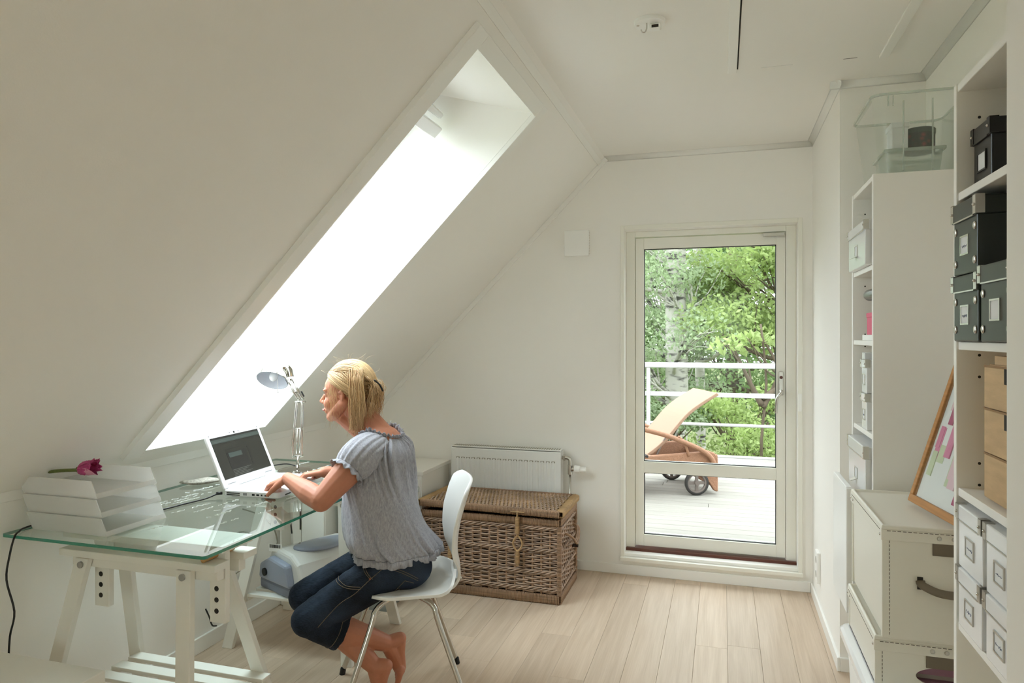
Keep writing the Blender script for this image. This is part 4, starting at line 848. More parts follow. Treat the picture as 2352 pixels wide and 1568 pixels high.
# ---- big cream trunks
def trunk(name,x0,x1,y0,y1,z0,z1,lab,window=False):
    c = root(name,((x0+x1)/2,(y0+y1)/2,z0),lab,'trunk'); 
    def ring(o,z): return [(x0+o,y0+o,z),(x1-o,y0+o,z),(x1-o,y1-o,z),(x0+o,y1-o,z)]
    if not window:
        m = MB(); m.loft([ring(.010,z0),ring(.006,z1-.03)]); body = m.build('body','box_cream',c,bevel=.006)
    else:
        m = MB(); e=.004
        xa,xb,ya_,yb_ = x0+.006,x1-.006,y0+.006,y1-.006
        m.box(xa,xa+e,ya_,yb_,z0,z1-.03); m.box(xb-e,xb,ya_,yb_,z0,z1-.03); m.box(xa,xb,yb_-e,yb_,z0,z1-.03); m.box(xa,xb,ya_,yb_,z0,z0+e)
        # front sheet with an oval opening
        cx_,cz_ = (xa+xb)/2+.045, z0+.042; n=40; ov=[(cx_+.115*math.cos(2*PI*k/n), cz_+.032*math.sin(2*PI*k/n)) for k in range(n)]; ob=[]
        for k in range(n):
            t=2*PI*k/n; dx,dz=math.cos(t),math.sin(t)
            sx=((xb-cx_) if dx>0 else (cx_-xa))/max(abs(dx),1e-6); sz=((z1-.03-cz_) if dz>0 else (cz_-z0))/max(abs(dz),1e-6); s_=min(sx,sz); ob.append((cx_+dx*s_,cz_+dz*s_))
        for yy in (ya_,ya_+e): m.add([(x,yy,z) for x,z in ov]+[(x,yy,z) for x,z in ob],[(k,(k+1)%n,n+(k+1)%n,n+k) for k in range(n)])
        m.add([(x,ya_,z) for x,z in ov]+[(x,ya_+e,z) for x,z in ov],[(k,(k+1)%n,n+(k+1)%n,n+k) for k in range(n)])
        body = m.build('body','box_cream',c)
        mat('mag_a',rgb(150,105,120),.5); mat('mag_b',rgb(70,64,62),.5); mat('mag_c',rgb(170,160,150),.5)
        zz=z0+.006; k=0
        while zz < cz_+.02:
            h=random.uniform(.012,.02); MB().box(xa+.03+random.uniform(0,.02),xb-.03-random.uniform(0,.03),ya_+.025+random.uniform(0,.02),yb_-.05,zz,zz+h-.001).build('magazine',('mag_a','mag_c','mag_a','mag_b')[k%4],c); zz+=h; k+=1
    for x,y in ((x0+.006,y0+.006),(x0+.006,y1-.006)):
        MB().box(x-.003,x+.018,y-.002 if y<(y0+y1)/2 else y-.01,y+.01 if y<(y0+y1)/2 else y+.002,z0+.004,z1-.03).build('corner_binding','box_cream',body,bevel=.002)
    for k in range(int((z1-z0-.05)/.011)): MB().box(x0+.021,x0+.0225,y0+.0035,y0+.0045,z0+.015+k*.011,z0+.022+k*.011).build('stitch','stitch',body)
    lid = MB(); lid.box(x0,x1,y0,y1,z1-.042,z1-.012); lid.loft([ring(0,z1-.012),ring(.002,z1-.002),ring(.006,z1),ring(.010,z1),ring(.013,z1-.008)],caps=True); ld=lid.build('lid','box_cream',c,bevel=.002)
    for k in range(int((x1-x0-.03)/.013)): MB().box(x0+.015+k*.013,x0+.024+k*.013,y0-.0008,y0+.0002,z1-.016,z1-.0145).build('stitch','stitch',ld)
    for k in range(int((y1-y0-.03)/.013)): MB().box(x0-.0008,x0+.0002,y0+.015+k*.013,y0+.024+k*.013,z1-.016,z1-.0145).build('stitch','stitch',ld)
    for (x,y) in ((x0-.001,y0+.012),(x0-.001,y1-.012),(x0-.001,y1-.05)): MB().sphere((x,y,z1-.028),(.002,.004,.004),10,6).build('rivet','steel',ld,smooth=True)
    xm = (x0+x1)/2
    for dx in (-.03,.005): MB().sphere((xm+dx,y0-.001,z1-.027),(.006,.002,.006),12,6).build('rivet','steel_dull',ld,smooth=True)
    MB().box(xm-.045,xm+.045,y0+.002,y0+.0055,z1-.075,z1-.042).build('strap','leather',c)
    if not window:
        hz = z0+(z1-z0)*.50
        MB().tube(bez([(xm-.075,y0+.004,hz+.012),(xm-.07,y0-.006,hz+.002),(xm-.03,y0-.022,hz-.010),(xm+.03,y0-.022,hz-.010),(xm+.07,y0-.006,hz+.002),(xm+.075,y0+.004,hz+.012)],6),.012,10,flat=.35,up=(0,1,0)).build('carry_handle','leather',c,smooth=True)
        MB().box(xm-.082,xm-.068,y0+.0045,y0+.006,hz-.012,hz+.022).build('handle_slit','hole',c)
    return c
trunk('cream_trunk',.420,.765,2.135,2.615,.607,.925,'large cream storage trunk with stitched edges, upper of the stack')
trunk('cream_trunk',.408,.760,2.165,2.60,.462,.605,'large cream storage trunk with an oval hole, lower of the stack',True)
pb_ = root('plastic_box',(.58,2.36,0),'white plastic box at the bottom of the stack of trunks','storage box')
m=MB(); m.loft([rr(.425,.75,2.14,2.58,.03,0.0),rr(.405,.77,2.10,2.62,.035,.435)]); m.build('tub','plastic_white',pb_,smooth=False)
m=MB(); m.loft([rr(.385,.785,2.06,2.64,.04,.425),rr(.385,.785,2.06,2.64,.04,.447),rr(.393,.778,2.07,2.632,.038,.456),rr(.41,.765,2.085,2.62,.03,.460)]); m.build('lid','gloss_white',pb_,bevel=.002)
pl_ = root('tub_cover',(.44,2.95,.45),'white plastic lid standing upright behind the big trunk','lid')
MB().box(.425,.435,2.74,3.03,.45,.90).build('lid_panel','plastic_white',pl_,bevel=.004); m=MB(); m.box(.425,.445,2.735,2.745,.45,.90); m.box(.425,.445,3.025,3.035,.45,.90); m.box(.425,.445,2.74,3.03,.895,.905); m.build('lid_rim','plastic_white',pl_,bevel=.003)
# ---- leaning picture
wick('oak_frame', rgb(176,124,70), .15)
pf = root('picture_frame',(.62,2.33,.926),'wooden picture frame with pastel artwork leaning on the cream trunk','picture')
B0=Vector((.572,2.455,.927)); ud=Vector((.06,-.40,0)); vd=Vector((.155,.02,.50))
nd=ud.cross(vd).normalized(); 
def fp(u,v,t): return B0+ud*u+vd*v+nd*t
if nd.x > 0: nd=-nd
def fb_(u0,u1,v0,v1,t0,t1): return MB().hexa([fp(u,v,t) for t in (t0,t1) for (u,v) in ((u0,v0),(u1,v0),(u1,v1),(u0,v1))])
for a in ((0,1,0,.045),(0,1,.955,1),(0,.05,.045,.955),(.95,1,.045,.955)): fb_(*a,-.004,.016).build('frame_rail','oak_frame',pf,bevel=.002)
fb_(.05,.95,.045,.955,-.003,.004).build('mount','paper_white',pf)
mat('art_a',rgb(214,120,160),.7); mat('art_b',rgb(196,206,170),.7); mat('art_c',rgb(226,190,200),.7); mat('art_d',rgb(170,60,110),.7)
q=random.Random(8)
for k in range(60):
    u=q.uniform(.08,.9); v=q.uniform(.07,.9); fb_(u,min(u+q.uniform(.04,.12),.94),v,min(v+q.uniform(.08,.2),.95),.004,.0045+.00008*k).build('art_shape',('art_a','art_b','art_c','art_d')[k%4],pf)
clear('picture_glass',(.97,.98,.97,1),ior=1.3); fb_(.05,.95,.045,.955,.0105,.012).build('glazing','picture_glass',pf)
# ================================================================== person
def capsule(m, a, b, ra, rb, n=14, k=4):
    a = Vector(a); b = Vector(b); d = (b-a)
    if d.length < 1e-6: d = Vector((0,0,1e-4))
    d.normalize(); pts = []; rs = []
    for i in range(k+1):
        t = PI/2*i/k; pts.append(a-d*ra*math.cos(t)); rs.append(max(ra*math.sin(t),1e-4))
    for i in range(k+1):
        t = PI/2*i/k; pts.append(b+d*rb*math.sin(t)); rs.append(max(rb*math.cos(t),1e-4))
    m.tube(pts, rs, n); return m
def chain(m, pts, rs):
    for i in range(len(pts)-1): capsule(m, pts[i], pts[i+1], rs[i], rs[i+1])
def ell(m, c, rad, axes=None, n=20, k=14):
    M = Matrix.Translation(Vector(c))
    if axes is not None:
        X,Y,Z = axes; M = M @ Matrix((X,Y,Z)).transposed().to_4x4()
    m.sphere((0,0,0), rad, n, k, M); return m
def blob(m, name, mt, parent, voxel, smooth=6, fac=.5, kind=None):
    tmp = bpy.data.meshes.new('tmp'); tmp.from_pydata(m.v, [], m.f); tmp.update()
    bm = bmesh.new(); bm.from_mesh(tmp); bmesh.ops.recalc_face_normals(bm, faces=bm.faces); bm.to_mesh(tmp); bm.free()
    o = bpy.data.objects.new('tmp', tmp); COL.objects.link(o)
    r = o.modifiers.new('r','REMESH'); r.mode = 'VOXEL'; r.voxel_size = voxel; r.use_smooth_shade = True
    if smooth: s = o.modifiers.new('s','SMOOTH'); s.factor = fac; s.iterations = smooth
    bpy.context.view_layer.update(); dg = bpy.context.evaluated_depsgraph_get()
    me = bpy.data.meshes.new_from_object(o.evaluated_get(dg)); bpy.data.objects.remove(o); bpy.data.meshes.remove(tmp)
    me.name = name; off = parent.location
    co = np.empty(len(me.vertices)*3); me.vertices.foreach_get('co', co); co = co.reshape(-1,3)-np.array(off); me.vertices.foreach_set('co', co.ravel())
    me.polygons.foreach_set('use_smooth', [True]*len(me.polygons)); me.update()
    q = bpy.data.objects.new(name, me); COL.objects.link(q); q.parent = parent; me.materials.clear(); me.materials.append(M_[mt])
    return q
V = Vector
per = root('person', (-1.275,2.545,.457), 'blonde woman in grey blouse and dark jeans sitting at the laptop', 'person')
mat('skin', rgb(188,125,98), .5, var=.06, vscale=25, sss=.05, spec=.35)
# ---- joints
HC = V((-1.494,2.560,1.203))                                      # head centre
hf = V((-1,-.13,.02)).normalized(); hl = hf.cross(V((0,0,1))).normalized() * -1
if hl.y > 0: hl = -hl                                            # her left, towards the camera
hu = hf.cross(hl); 
if hu.z < 0: hu = -hu
def hp(f,l,u): return HC + hf*f + hl*l + hu*u
HAX = (hf,hl,hu)
NB = V((-1.352,2.560,1.060))
LS, LE, LW = V((-1.335,2.420,1.000)), V((-1.428,2.255,.836)), V((-1.662,2.385,.878))
RS, RE, RW = V((-1.365,2.705,1.005)), V((-1.475,2.78,.83)), V((-1.640,2.615,.862))
PV = V((-1.275,2.545,.56))
LH, RH = V((-1.235,2.468,.545)), V((-1.318,2.625,.545))
LK, RK = V((-1.520,2.312,.360)), V((-1.606,2.420,.402))
LA_, RA_ = V((-1.298,2.532,.205)), V((-1.312,2.448,.150))
b = MB()
# head
ell(b, hp(-.008,0,.038), (.094,.074,.090), HAX); ell(b, hp(.030,0,-.022), (.066,.060,.088), HAX)
ell(b, hp(.040,0,.030), (.058,.062,.062), HAX)
ell(b, hp(.068,0,-.093), (.024,.024,.020), HAX)
for s in (-1,1):
    chain(b, [hp(.066,s*.012,-.094), hp(.030,s*.048,-.070), hp(-.010,s*.060,-.030)], [.020,.022,.022])
    ell(b, hp(.064,s*.034,-.035), (.026,.024,.028), HAX)
    ell(b, hp(.076,s*.030,.020), (.018,.026,.010), HAX)          # brow
    ell(b, hp(.074,s*.030,.000), (.014,.017,.011), HAX)          # lids
    ear = [hp(-.004,s*.070,-.030), hp(-.010,s*.076,-.012), hp(-.014,s*.080,.008), hp(-.006,s*.080,.020), hp(.006,s*.074,.014)]
    chain(b, ear, [.0075,.006,.006,.006,.005]); ell(b, hp(-.006,s*.072,-.002), (.013,.006,.022), HAX)
chain(b, [hp(.090,0,.012), hp(.102,0,-.010), hp(.114,0,-.030)], [.008,.009,.0105])
for s in (-1,1): ell(b, hp(.102,s*.010,-.034), (.010,.008,.008), HAX)
ell(b, hp(.090,0,-.060), (.012,.024,.008), HAX); ell(b, hp(.088,0,-.072), (.012,.020,.008), HAX); ell(b, hp(.078,0,-.064), (.020,.030,.022), HAX)
# neck and trunk
chain(b, [hp(-.028,0,-.045), (hp(-.03,0,-.06)+NB)/2+V((0,0,0)), NB+V((.0,0,-.02))], [.056,.053,.060])
chain(b, [hp(.03,0,-.085), NB+V((-.035,0,-.03))], [.034,.045])
for S_ in (LS,RS): chain(b, [NB+V((.008,0,-.016)), (NB+S_)/2+V((.006,0,-.008)), S_], [.045,.036,.040])
ell(b, (-1.345,2.556,.965), (.10,.145,.12)); ell(b, (-1.335,2.552,.82), (.10,.125,.12)); ell(b, (-1.30,2.548,.68), (.10,.125,.12)); ell(b, PV, (.10,.13,.09))
# arms
chain(b, [LS, LS.lerp(LE,.45)+V((.004,-.004,0)), LE], [.049,.055,.042]); chain(b, [LE, LE.lerp(LW,.30)+V((0,-.004,.002)), LE.lerp(LW,.7), LW], [.041,.043,.033,.0255])
capsule(b, LE+V((.008,-.004,-.008)), LE, .028,.03)
chain(b, [RS, RE], [.048,.040]); chain(b, [RE, RE.lerp(RW,.3), RW], [.037,.038,.0245])
def hand(W, F, U, side, curls, thumb_in=.3, spread=1.0):
    F = V(F).normalized(); U = V(U); U = (U-F*U.dot(F)).normalized(); S = F.cross(U)*side
    lens = [(.040,.024,.019),(.044,.027,.020),(.041,.025,.019),(.032,.019,.017)]; lat = [.032,.011,-.010,-.030]; fw = [.082,.086,.081,.072]
    for i in range(4):
        K = W+F*fw[i]+S*lat[i]*spread+U*(.002 if i in (1,2) else -.002)
        capsule(b, W+F*.008+S*lat[i]*.45, K, .0135,.0100,n=10)
        d = F+S*lat[i]*2.2*spread; d.normalize(); p = K; a = 0; rr_ = [.0096,.0086,.0078,.0066] if i < 3 else [.0084,.0076,.0068,.006]
        for j in range(3):
            a += curls[j]+(.06*i if j == 0 else 0); dd = d*math.cos(a)-U*math.sin(a); q = p+dd*lens[i][j]; capsule(b, p, q, rr_[j], rr_[j+1], n=10, k=3); p = q
    t0 = W+F*.018+S*.020-U*.004; d1 = (F*.75+S*.62-U*thumb_in).normalized(); t1 = t0+d1*.040; d2 = (F*.92+S*.22-U*(thumb_in+.1)).normalized(); t2 = t1+d2*.030; t3 = t2+(F*.95-S*.05-U*.25).normalized()*.024
    chain(b, [t0,t1,t2,t3], [.0145,.0115,.0098,.0082])
    capsule(b, W+F*.012, W+F*.055+U*.001, .016,.013)
hand(LW, (-.80,.16,-.28), (-.32,-.10,1), -1, (R(34),R(62),R(40)), .35, .95)
hand(RW, (-.92,-.22,-.14), (-.1,.1,1), 1, (R(22),R(38),R(28)), .25, 1.05)
# legs inside the jeans and bare shins, feet
for H_,K_,A_ in ((LH,LK,LA_),(RH,RK,RA_)):
    chain(b, [H_,K_], [.070,.050]); chain(b, [K_, K_.lerp(A_,.32), K_.lerp(A_,.7), A_], [.050,.061,.047,.032])
def foot(A, heel, ball, toe, side):
    A,heel,ball,toe = V(A),V(heel),V(ball),V(toe)
    chain(b, [A, heel], [.031,.027]); chain(b, [A, A.lerp(ball,.5), ball], [.030,.029,.026]); chain(b, [heel, heel.lerp(ball,.5), ball], [.026,.022,.027])
    fd = (toe-ball).normalized(); lat = V(side).normalized()
    capsule(b, ball-lat*.026, ball+lat*.026, .017,.020)
    for i in range(5):
        o_ = lat*(-.034+.0175*i); L_ = (.020,.026,.030,.033,.036)[i]; r_ = (.0085,.009,.0092,.0098,.0128)[i]; capsule(b, ball+o_+fd*.006, ball+o_+fd*(L_+.012), r_+.001, r_*.9, n=10)
foot(LA_, (-1.262,2.572,.212), (-1.272,2.590,.085), (-1.285,2.585,.035), (.55,-.83,0))
foot(RA_, (-1.268,2.462,.150), (-1.305,2.478,.045), (-1.345,2.475,.012), (.35,-.93,0))
body = blob(b, 'body', 'skin', per, .0028, 5)
# eyes
mat('eye_white', (.75,.73,.70,1), .2); mat('eye_iris', rgb(60,80,90), .2); mat('lash', rgb(70,48,34), .8); mat('lips', rgb(190,104,96), .45)
for s in (-1,1):
    e_ = MB(); ell(e_, hp(.0795,s*.030,.0005), (.0102,.0125,.0062), HAX, 14, 8); ey = e_.build('eye','eye_white',per,smooth=True)
    e_ = MB(); ell(e_, hp(.087,s*.030,.0005), (.0035,.005,.005), HAX, 12, 8); e_.build('iris','eye_iris',ey,smooth=True)
    e_ = MB(); e_.tube(bez([hp(.079,s*.0445,.0035),hp(.089,s*.038,.0075),hp(.0925,s*.029,.0075),hp(.089,s*.018,.004)],4),.0014,5); e_.build('eyelashes','lash',per,smooth=True)
    e_ = MB(); e_.tube(bez([hp(.078,s*.050,.021),hp(.0915,s*.038,.027),hp(.0965,s*.022,.025)],4),.0022,5); e_.build('eyebrow','lash',per,smooth=True)
e_ = MB(); e_.tube(bez([hp(.092,.024,-.066),hp(.1025,.010,-.064),hp(.104,0,-.0655),hp(.1025,-.010,-.064),hp(.092,-.024,-.066)],4),[.002]+[.0042]*15+[.002],6); e_.build('lips','lips',per,smooth=True)
# ---- jeans
mj = mat('denim', rgb(34,44,60), .85, spec=.2); nt = mj.node_tree; N = nt.nodes; L = nt.links; pb = N['Principled BSDF']
tc = N.new('ShaderNodeTexCoord'); n1 = N.new('ShaderNodeTexNoise'); n1.inputs['Scale'].default_value = 7; n1.inputs['Detail'].default_value = 4; L.new(tc.outputs['Object'], n1.inputs['Vector'])
mp = N.new('ShaderNodeMapping'); mp.inputs['Rotation'].default_value = (0,R(35),R(28)); mp.inputs['Scale'].default_value = (60,420,420); L.new(tc.outputs['Object'], mp.inputs[0])
n2 = N.new('ShaderNodeTexNoise'); n2.inputs['Scale'].default_value = 1; L.new(mp.outputs[0], n2.inputs['Vector'])
mx = N.new('ShaderNodeMix'); mx.data_type='FLOAT'; mx.inputs[0].default_value=.3; L.new(n1.outputs['Fac'],mx.inputs[2]); L.new(n2.outputs['Fac'],mx.inputs[3])
cr = N.new('ShaderNodeValToRGB'); e = cr.color_ramp.elements; e[0].position=.38; e[0].color=rgb(20,24,32); e[1].position=.70; e[1].color=rgb(54,66,84); L.new(mx.outputs[0],cr.inputs[0]); L.new(cr.outputs[0],pb.inputs['Base Color'])
bp_ = N.new('ShaderNodeBump'); bp_.inputs['Strength'].default_value=.35; bp_.inputs['Distance'].default_value=.003; L.new(n2.outputs['Fac'],bp_.inputs['Height']); L.new(bp_.outputs[0],pb.inputs['Normal'])
mat('denim_thread', rgb(120,104,84), .8)
j = MB(); fd_ = V((-.88,-.48,0)); rt = V((-.48,.88,0))
ell(j, PV+V((.008,.004,.0)), (.124,.168,.078), (fd_,rt,V((0,0,1))))
for H_ in (LH,RH): ell(j, H_-fd_*.045+V((0,0,-.008)), (.105,.092,.085), (fd_,rt,V((0,0,1))))
for H_,K_,A_ in ((LH,LK,LA_),(RH,RK,RA_)):
    chain(j, [H_, H_.lerp(K_,.5), K_], [.092,.082,.066]); 
    d_ = (A_-K_).normalized(); 
    j.tube([K_-d_*.01, K_+d_*.04, K_+d_*.09, K_+d_*.138], [.060,.068,.073,.080], 20)
    capsule(j, K_+(K_-H_).normalized()*.008, K_, .058,.062)
j.tube([PV+V((-.005,0,.02)), PV+V((-.012,0,.055))], [.135,.133], 24)
jeans = blob(j, 'jeans', 'denim', per, .005, 7)
from mathutils.bvhtree import BVHTree
jb = BVHTree.FromPolygons([v.co.copy() for v in jeans.data.vertices], [tuple(p.vertices) for p in jeans.data.polygons])
# gentle wrinkles at hip and knee
rw = np.random.default_rng(2)
def wrinkle(obj, comps, amp):
    me = obj.data; n = len(me.vertices); co = np.empty(n*3); me.vertices.foreach_get('co',co); co = co.reshape(-1,3); no = np.empty(n*3); me.vertices.foreach_get('normal',no); no = no.reshape(-1,3)
    w = co+np.array(obj.parent.location); d = np.zeros(n)
    for (c,rad,dirv,freq,a) in comps:
        q = w-np.array(c); g = np.exp(-(q**2).sum(1)/(rad*rad)); ph = q@np.array(dirv)*freq; d += a*g*np.sin(ph+1.5*np.sin(ph*.37+q[:,1]*20))
    co += no*(d*amp)[:,None]; me.vertices.foreach_set('co',co.ravel()); me.update()
wrinkle(jeans, [(tuple(LK+V((.06,.05,-.03))),.09,(.7,.3,.6),95,1),(tuple(RK+V((.06,.0,-.03))),.09,(.7,.3,.6),95,1),(tuple(LH+V((-.05,-.05,.02))),.10,(.8,-.2,.6),85,.8),((-1.44,2.47,.45),.12,(.5,.5,.7),80,.7)], .0035)
def on_jeans(pts, r, name, mt, lift=.0012):
    out = []
    for p in pts:
        hit = jb.find_nearest(V(p)-per.location)
        if hit[0] is not None: out.append(hit[0]+hit[1]*lift+per.location)
    MB().tube(out, r, 5).build(name, mt, jeans, smooth=True)
cL = rt*-1                                                       # towards the camera side of the hips
SEAMS = [  # stitch lines on the left hip and thigh, world coordinates
    ('pocket_stitch', [(-1.3425,2.4003,.572),(-1.3226,2.3745,.5648),(-1.3096,2.3625,.5532),(-1.2991,2.3553,.5447),(-1.29,2.3533,.5368),(-1.2821,2.3527,.5307),(-1.2766,2.3523,.5265)]),
    ('pocket_stitch', [(-1.4283,2.3599,.5114),(-1.4197,2.347,.5087),(-1.4094,2.336,.5069),(-1.3997,2.3299,.5037),(-1.3891,2.3257,.5005),(-1.3764,2.3221,.4978),(-1.3636,2.3212,.4952),(-1.3506,2.3229,.4931),(-1.3345,2.3262,.4923),(-1.3188,2.3299,.4922),(-1.3082,2.3332,.4915)]),
    ('yoke_stitch', [(-1.226,2.3815,.5733),(-1.212,2.3835,.57),(-1.1931,2.3896,.5639),(-1.1758,2.4003,.5554),(-1.1586,2.4061,.5479),(-1.1414,2.4151,.5373),(-1.1275,2.4267,.5258),(-1.1194,2.4388,.5162)]),
    ('pocket_stitch', [(-1.3304,2.3954,.5747),(-1.3128,2.3739,.5659),(-1.3003,2.3624,.5542),(-1.2904,2.3566,.5449),(-1.2818,2.3552,.537),(-1.2739,2.3546,.5309),(-1.2685,2.3543,.5267)]),
    ('pocket_stitch', [(-1.4275,2.3783,.5154),(-1.4149,2.3544,.5153),(-1.4085,2.3461,.5135),(-1.4012,2.3397,.5127),(-1.3935,2.3351,.5109),(-1.3854,2.3313,.5078),(-1.3759,2.3277,.5048),(-1.365,2.325,.5023),(-1.3525,2.3254,.5003),(-1.3365,2.3286,.4995),(-1.3204,2.3321,.4995),(-1.3093,2.3348,.4994)]),
    ('yoke_stitch', [(-1.2247,2.379,.5659),(-1.2107,2.3811,.5625),(-1.1926,2.3887,.5559),(-1.1753,2.3994,.5474),(-1.1582,2.4054,.5398),(-1.1416,2.4156,.5288),(-1.1282,2.4284,.5166),(-1.1211,2.4424,.5063)]),
    ('side_seam', [(-1.2287,2.3798,.5702),(-1.2393,2.3737,.5607),(-1.2544,2.3651,.5469),(-1.2706,2.3558,.532),(-1.2849,2.3473,.5182),(-1.2986,2.3392,.504),(-1.3126,2.3314,.4897),(-1.327,2.3241,.4762),(-1.3417,2.3172,.4658),(-1.3566,2.3106,.4569),(-1.3727,2.3038,.4456),(-1.3912,2.2959,.4278),(-1.4144,2.2865,.4014),(-1.4374,2.2781,.3739),(-1.455,2.2753,.3533)]),
    ('back_pocket_stitch', [(-1.1604,2.4081,.5139),(-1.1675,2.4082,.5066),(-1.1785,2.4099,.4955),(-1.1906,2.4131,.4831),(-1.2021,2.4172,.4716),(-1.214,2.4204,.4598),(-1.2252,2.4235,.4488),(-1.2308,2.4272,.4433)]),
    ('back_pocket_stitch', [(-1.1604,2.4081,.5139),(-1.1535,2.4123,.5111),(-1.1445,2.4204,.5064),(-1.1369,2.4286,.5017),(-1.1345,2.4314,.5001)]),
    ('back_pocket_stitch', [(-1.1964,2.4153,.4773),(-1.1935,2.4304,.4694),(-1.1912,2.4407,.4639)]),
]
for nm_, pp_ in SEAMS:
    on_jeans(bez(pp_,3), .0011, nm_, 'denim_thread')
for q0, q1 in [[(-1.2024,2.4007,0.5946),(-1.1945,2.3889,0.5655)],]:
    q0, q1 = V(q0), V(q1); MB().beam(q0,q1,.012,.004,up=(q0-PV)).build('belt_loop','denim',jeans,bevel=.001)
for K_,A_ in ((LK,LA_),(RK,RA_)):
    d_ = (A_-K_).normalized(); u_ = d_.orthogonal().normalized(); v_ = d_.cross(u_); c_ = K_+d_*.108
    on_jeans([c_+(u_*math.cos(2*PI*k/40)+v_*math.sin(2*PI*k/40))*.085 for k in range(41)], .0011, 'hem_stitch','denim_thread')
rv = MB(); rv.sphere((-1.2785, 2.3524, 0.5279),.0045,10,6); mat('rivet_copper', rgb(150,96,66), .35, .9); rv.build('rivet','rivet_copper',jeans,smooth=True)
# ---- blouse
ms = mat('blouse', rgb(150,150,158), .85, spec=.15, sheen=.15); nt = ms.node_tree; N = nt.nodes; L = nt.links; pb = N['Principled BSDF']
tc = N.new('ShaderNodeTexCoord'); mp = N.new('ShaderNodeMapping'); mp.inputs['Scale'].default_value = (210,210,60); L.new(tc.outputs['Object'],mp.inputs[0])
n1 = N.new('ShaderNodeTexNoise'); n1.inputs['Scale'].default_value = 1; n1.inputs['Detail'].default_value = 4; n1.inputs['Distortion'].default_value = .8; L.new(mp.outputs[0],n1.inputs['Vector'])
bu = N.new('ShaderNodeBump'); bu.inputs['Strength'].default_value = .4; bu.inputs['Distance'].default_value = .003; L.new(n1.outputs['Fac'],bu.inputs['Height']); L.new(bu.outputs[0],pb.inputs['Normal'])
cr = N.new('ShaderNodeValToRGB'); e = cr.color_ramp.elements; e[0].position=.3; e[0].color=rgb(142,142,149); e[1].position=.7; e[1].color=rgb(174,173,180); L.new(n1.outputs['Fac'],cr.inputs[0]); L.new(cr.outputs[0],pb.inputs['Base Color'])
rings = [(.592,-1.268,2.553,.174,.190,24),(.599,-1.273,2.552,.175,.193,24),(.612,-1.286,2.550,.178,.198,22),(.634,-1.301,2.547,.176,.200,20),(.665,-1.312,2.547,.166,.192,17),(.71,-1.322,2.548,.158,.184,13),(.77,-1.334,2.549,.150,.178,9),(.83,-1.341,2.550,.145,.176,6),(.88,-1.345,2.552,.142,.178,3),(.93,-1.347,2.554,.138,.180,1),(.97,-1.349,2.556,.131,.176,0),(1.005,-1.350,2.558,.120,.165,0),(1.03,-1.348,2.559,.107,.140,0),(1.050,-1.346,2.560,.094,.112,0),(1.063,-1.345,2.561,.084,.092,0)]
n = 320; loops = []; q = random.Random(5); fr = [(q.choice((19,23,29,31,37,43,53)), q.uniform(0,6.28), q.uniform(.5,1)) for _ in range(6)]
def fold(t, z):
    top = max(0,min(1,(z-.76)/.28)); bot = max(0,min(1,(.70-z)/.10)); a = .0012+.0125*top**1.4*(1 if z < 1.04 else .5)+.0045*bot
    tt = t+.10*math.sin(z*14+1)*(1-top); s = 0
    for f_,p_,w_ in fr: s += w_*math.sin(f_*tt+p_+math.sin(z*9+p_)*.5)
    return a*s/2.0 + .006*math.sin(3*t+z*18)*(1-top) + .004*math.sin(7*t-z*30+2)*(1-top)*(.5+bot)
NECK_TILT = .20                                                    # the neckline dips at the back
for (z,cx_,cy_,a,b_,yw) in rings:
    ya_ = R(180+yw); lp_ = []
    for k in range(n):
        t = 2*PI*k/n; r_ = 1+fold(t,z)/.15; x = a*math.cos(t)*r_; y = b_*math.sin(t)*r_
        wx = cx_+x*math.cos(ya_)-y*math.sin(ya_); wy = cy_+x*math.sin(ya_)+y*math.cos(ya_)
        zz = z; top = max(0,min(1,(z-.98)/.08)); zz -= top*.030*max(0,-math.cos(t)); zz -= top*.045*max(0,math.cos(t)); zz += top*.006*math.sin(t)**2
        lp_.append((wx,wy,zz))
    loops.append(lp_)
bl = MB(); bl.loft(loops, caps=False); blouse = bl.build('blouse','blouse',per,smooth=True,recalc=True); blouse.modifiers.new('solid','SOLIDIFY').thickness = .002
s_ = blouse.modifiers.new('sub','SUBSURF'); s_.levels = 1; s_.render_levels = 1
# neckline ruffle: a frilled strip standing on the neckline
def ruffle(base, outdir, h, wav, amp, name, seed):
    m = MB(); q = random.Random(seed); k_ = len(base); rows = []
    for v_ in (0,.35,.7,1):
        row = []
        for i in range(k_*2):
            f_ = i/2; a_ = base[int(f_)%k_]; c_ = base[(int(f_)+1)%k_]; p = V(a_).lerp(V(c_), f_-int(f_)); od = V(outdir[int(f_)%k_])
            ph = 2*PI*f_/k_*wav; row.append(p+od*(v_*h*.45+v_*amp*math.sin(ph+.6*math.sin(ph*.31+seed)))+V((0,0,v_*h*(.75+.25*math.sin(ph*.7+1)))))
        rows.append(row)
    m.loft(rows, close=True, caps=False); o = m.build(name,'blouse',blouse,smooth=True,recalc=False); o.modifiers.new('s','SOLIDIFY').thickness = .0015
base = [V(p) for p in loops[-1]]; cN = sum(base, V((0,0,0)))/len(base)
ruffle(base, [((p-cN)*1).normalized() for p in base], .017, 44, .0055, 'neckline_ruffle', 1)
# hem ruffle below the waist band
base = [V(p) for p in loops[0]]; cH = sum(base, V((0,0,0)))/len(base)
m = MB(); rows = []
for v_ in (0,.5,1): rows.append([p+(p-cH).normalized()*(.004*v_+.0045*v_*math.sin(2*PI*i/len(base)*36+.5*math.sin(2*PI*i/len(base)*5)))-V((0,0,.026*v_)) for i,p in enumerate(base)])
m.loft(rows,caps=False); o = m.build('hem_ruffle','blouse',blouse,smooth=True,recalc=False); o.modifiers.new('s','SOLIDIFY').thickness=.0015
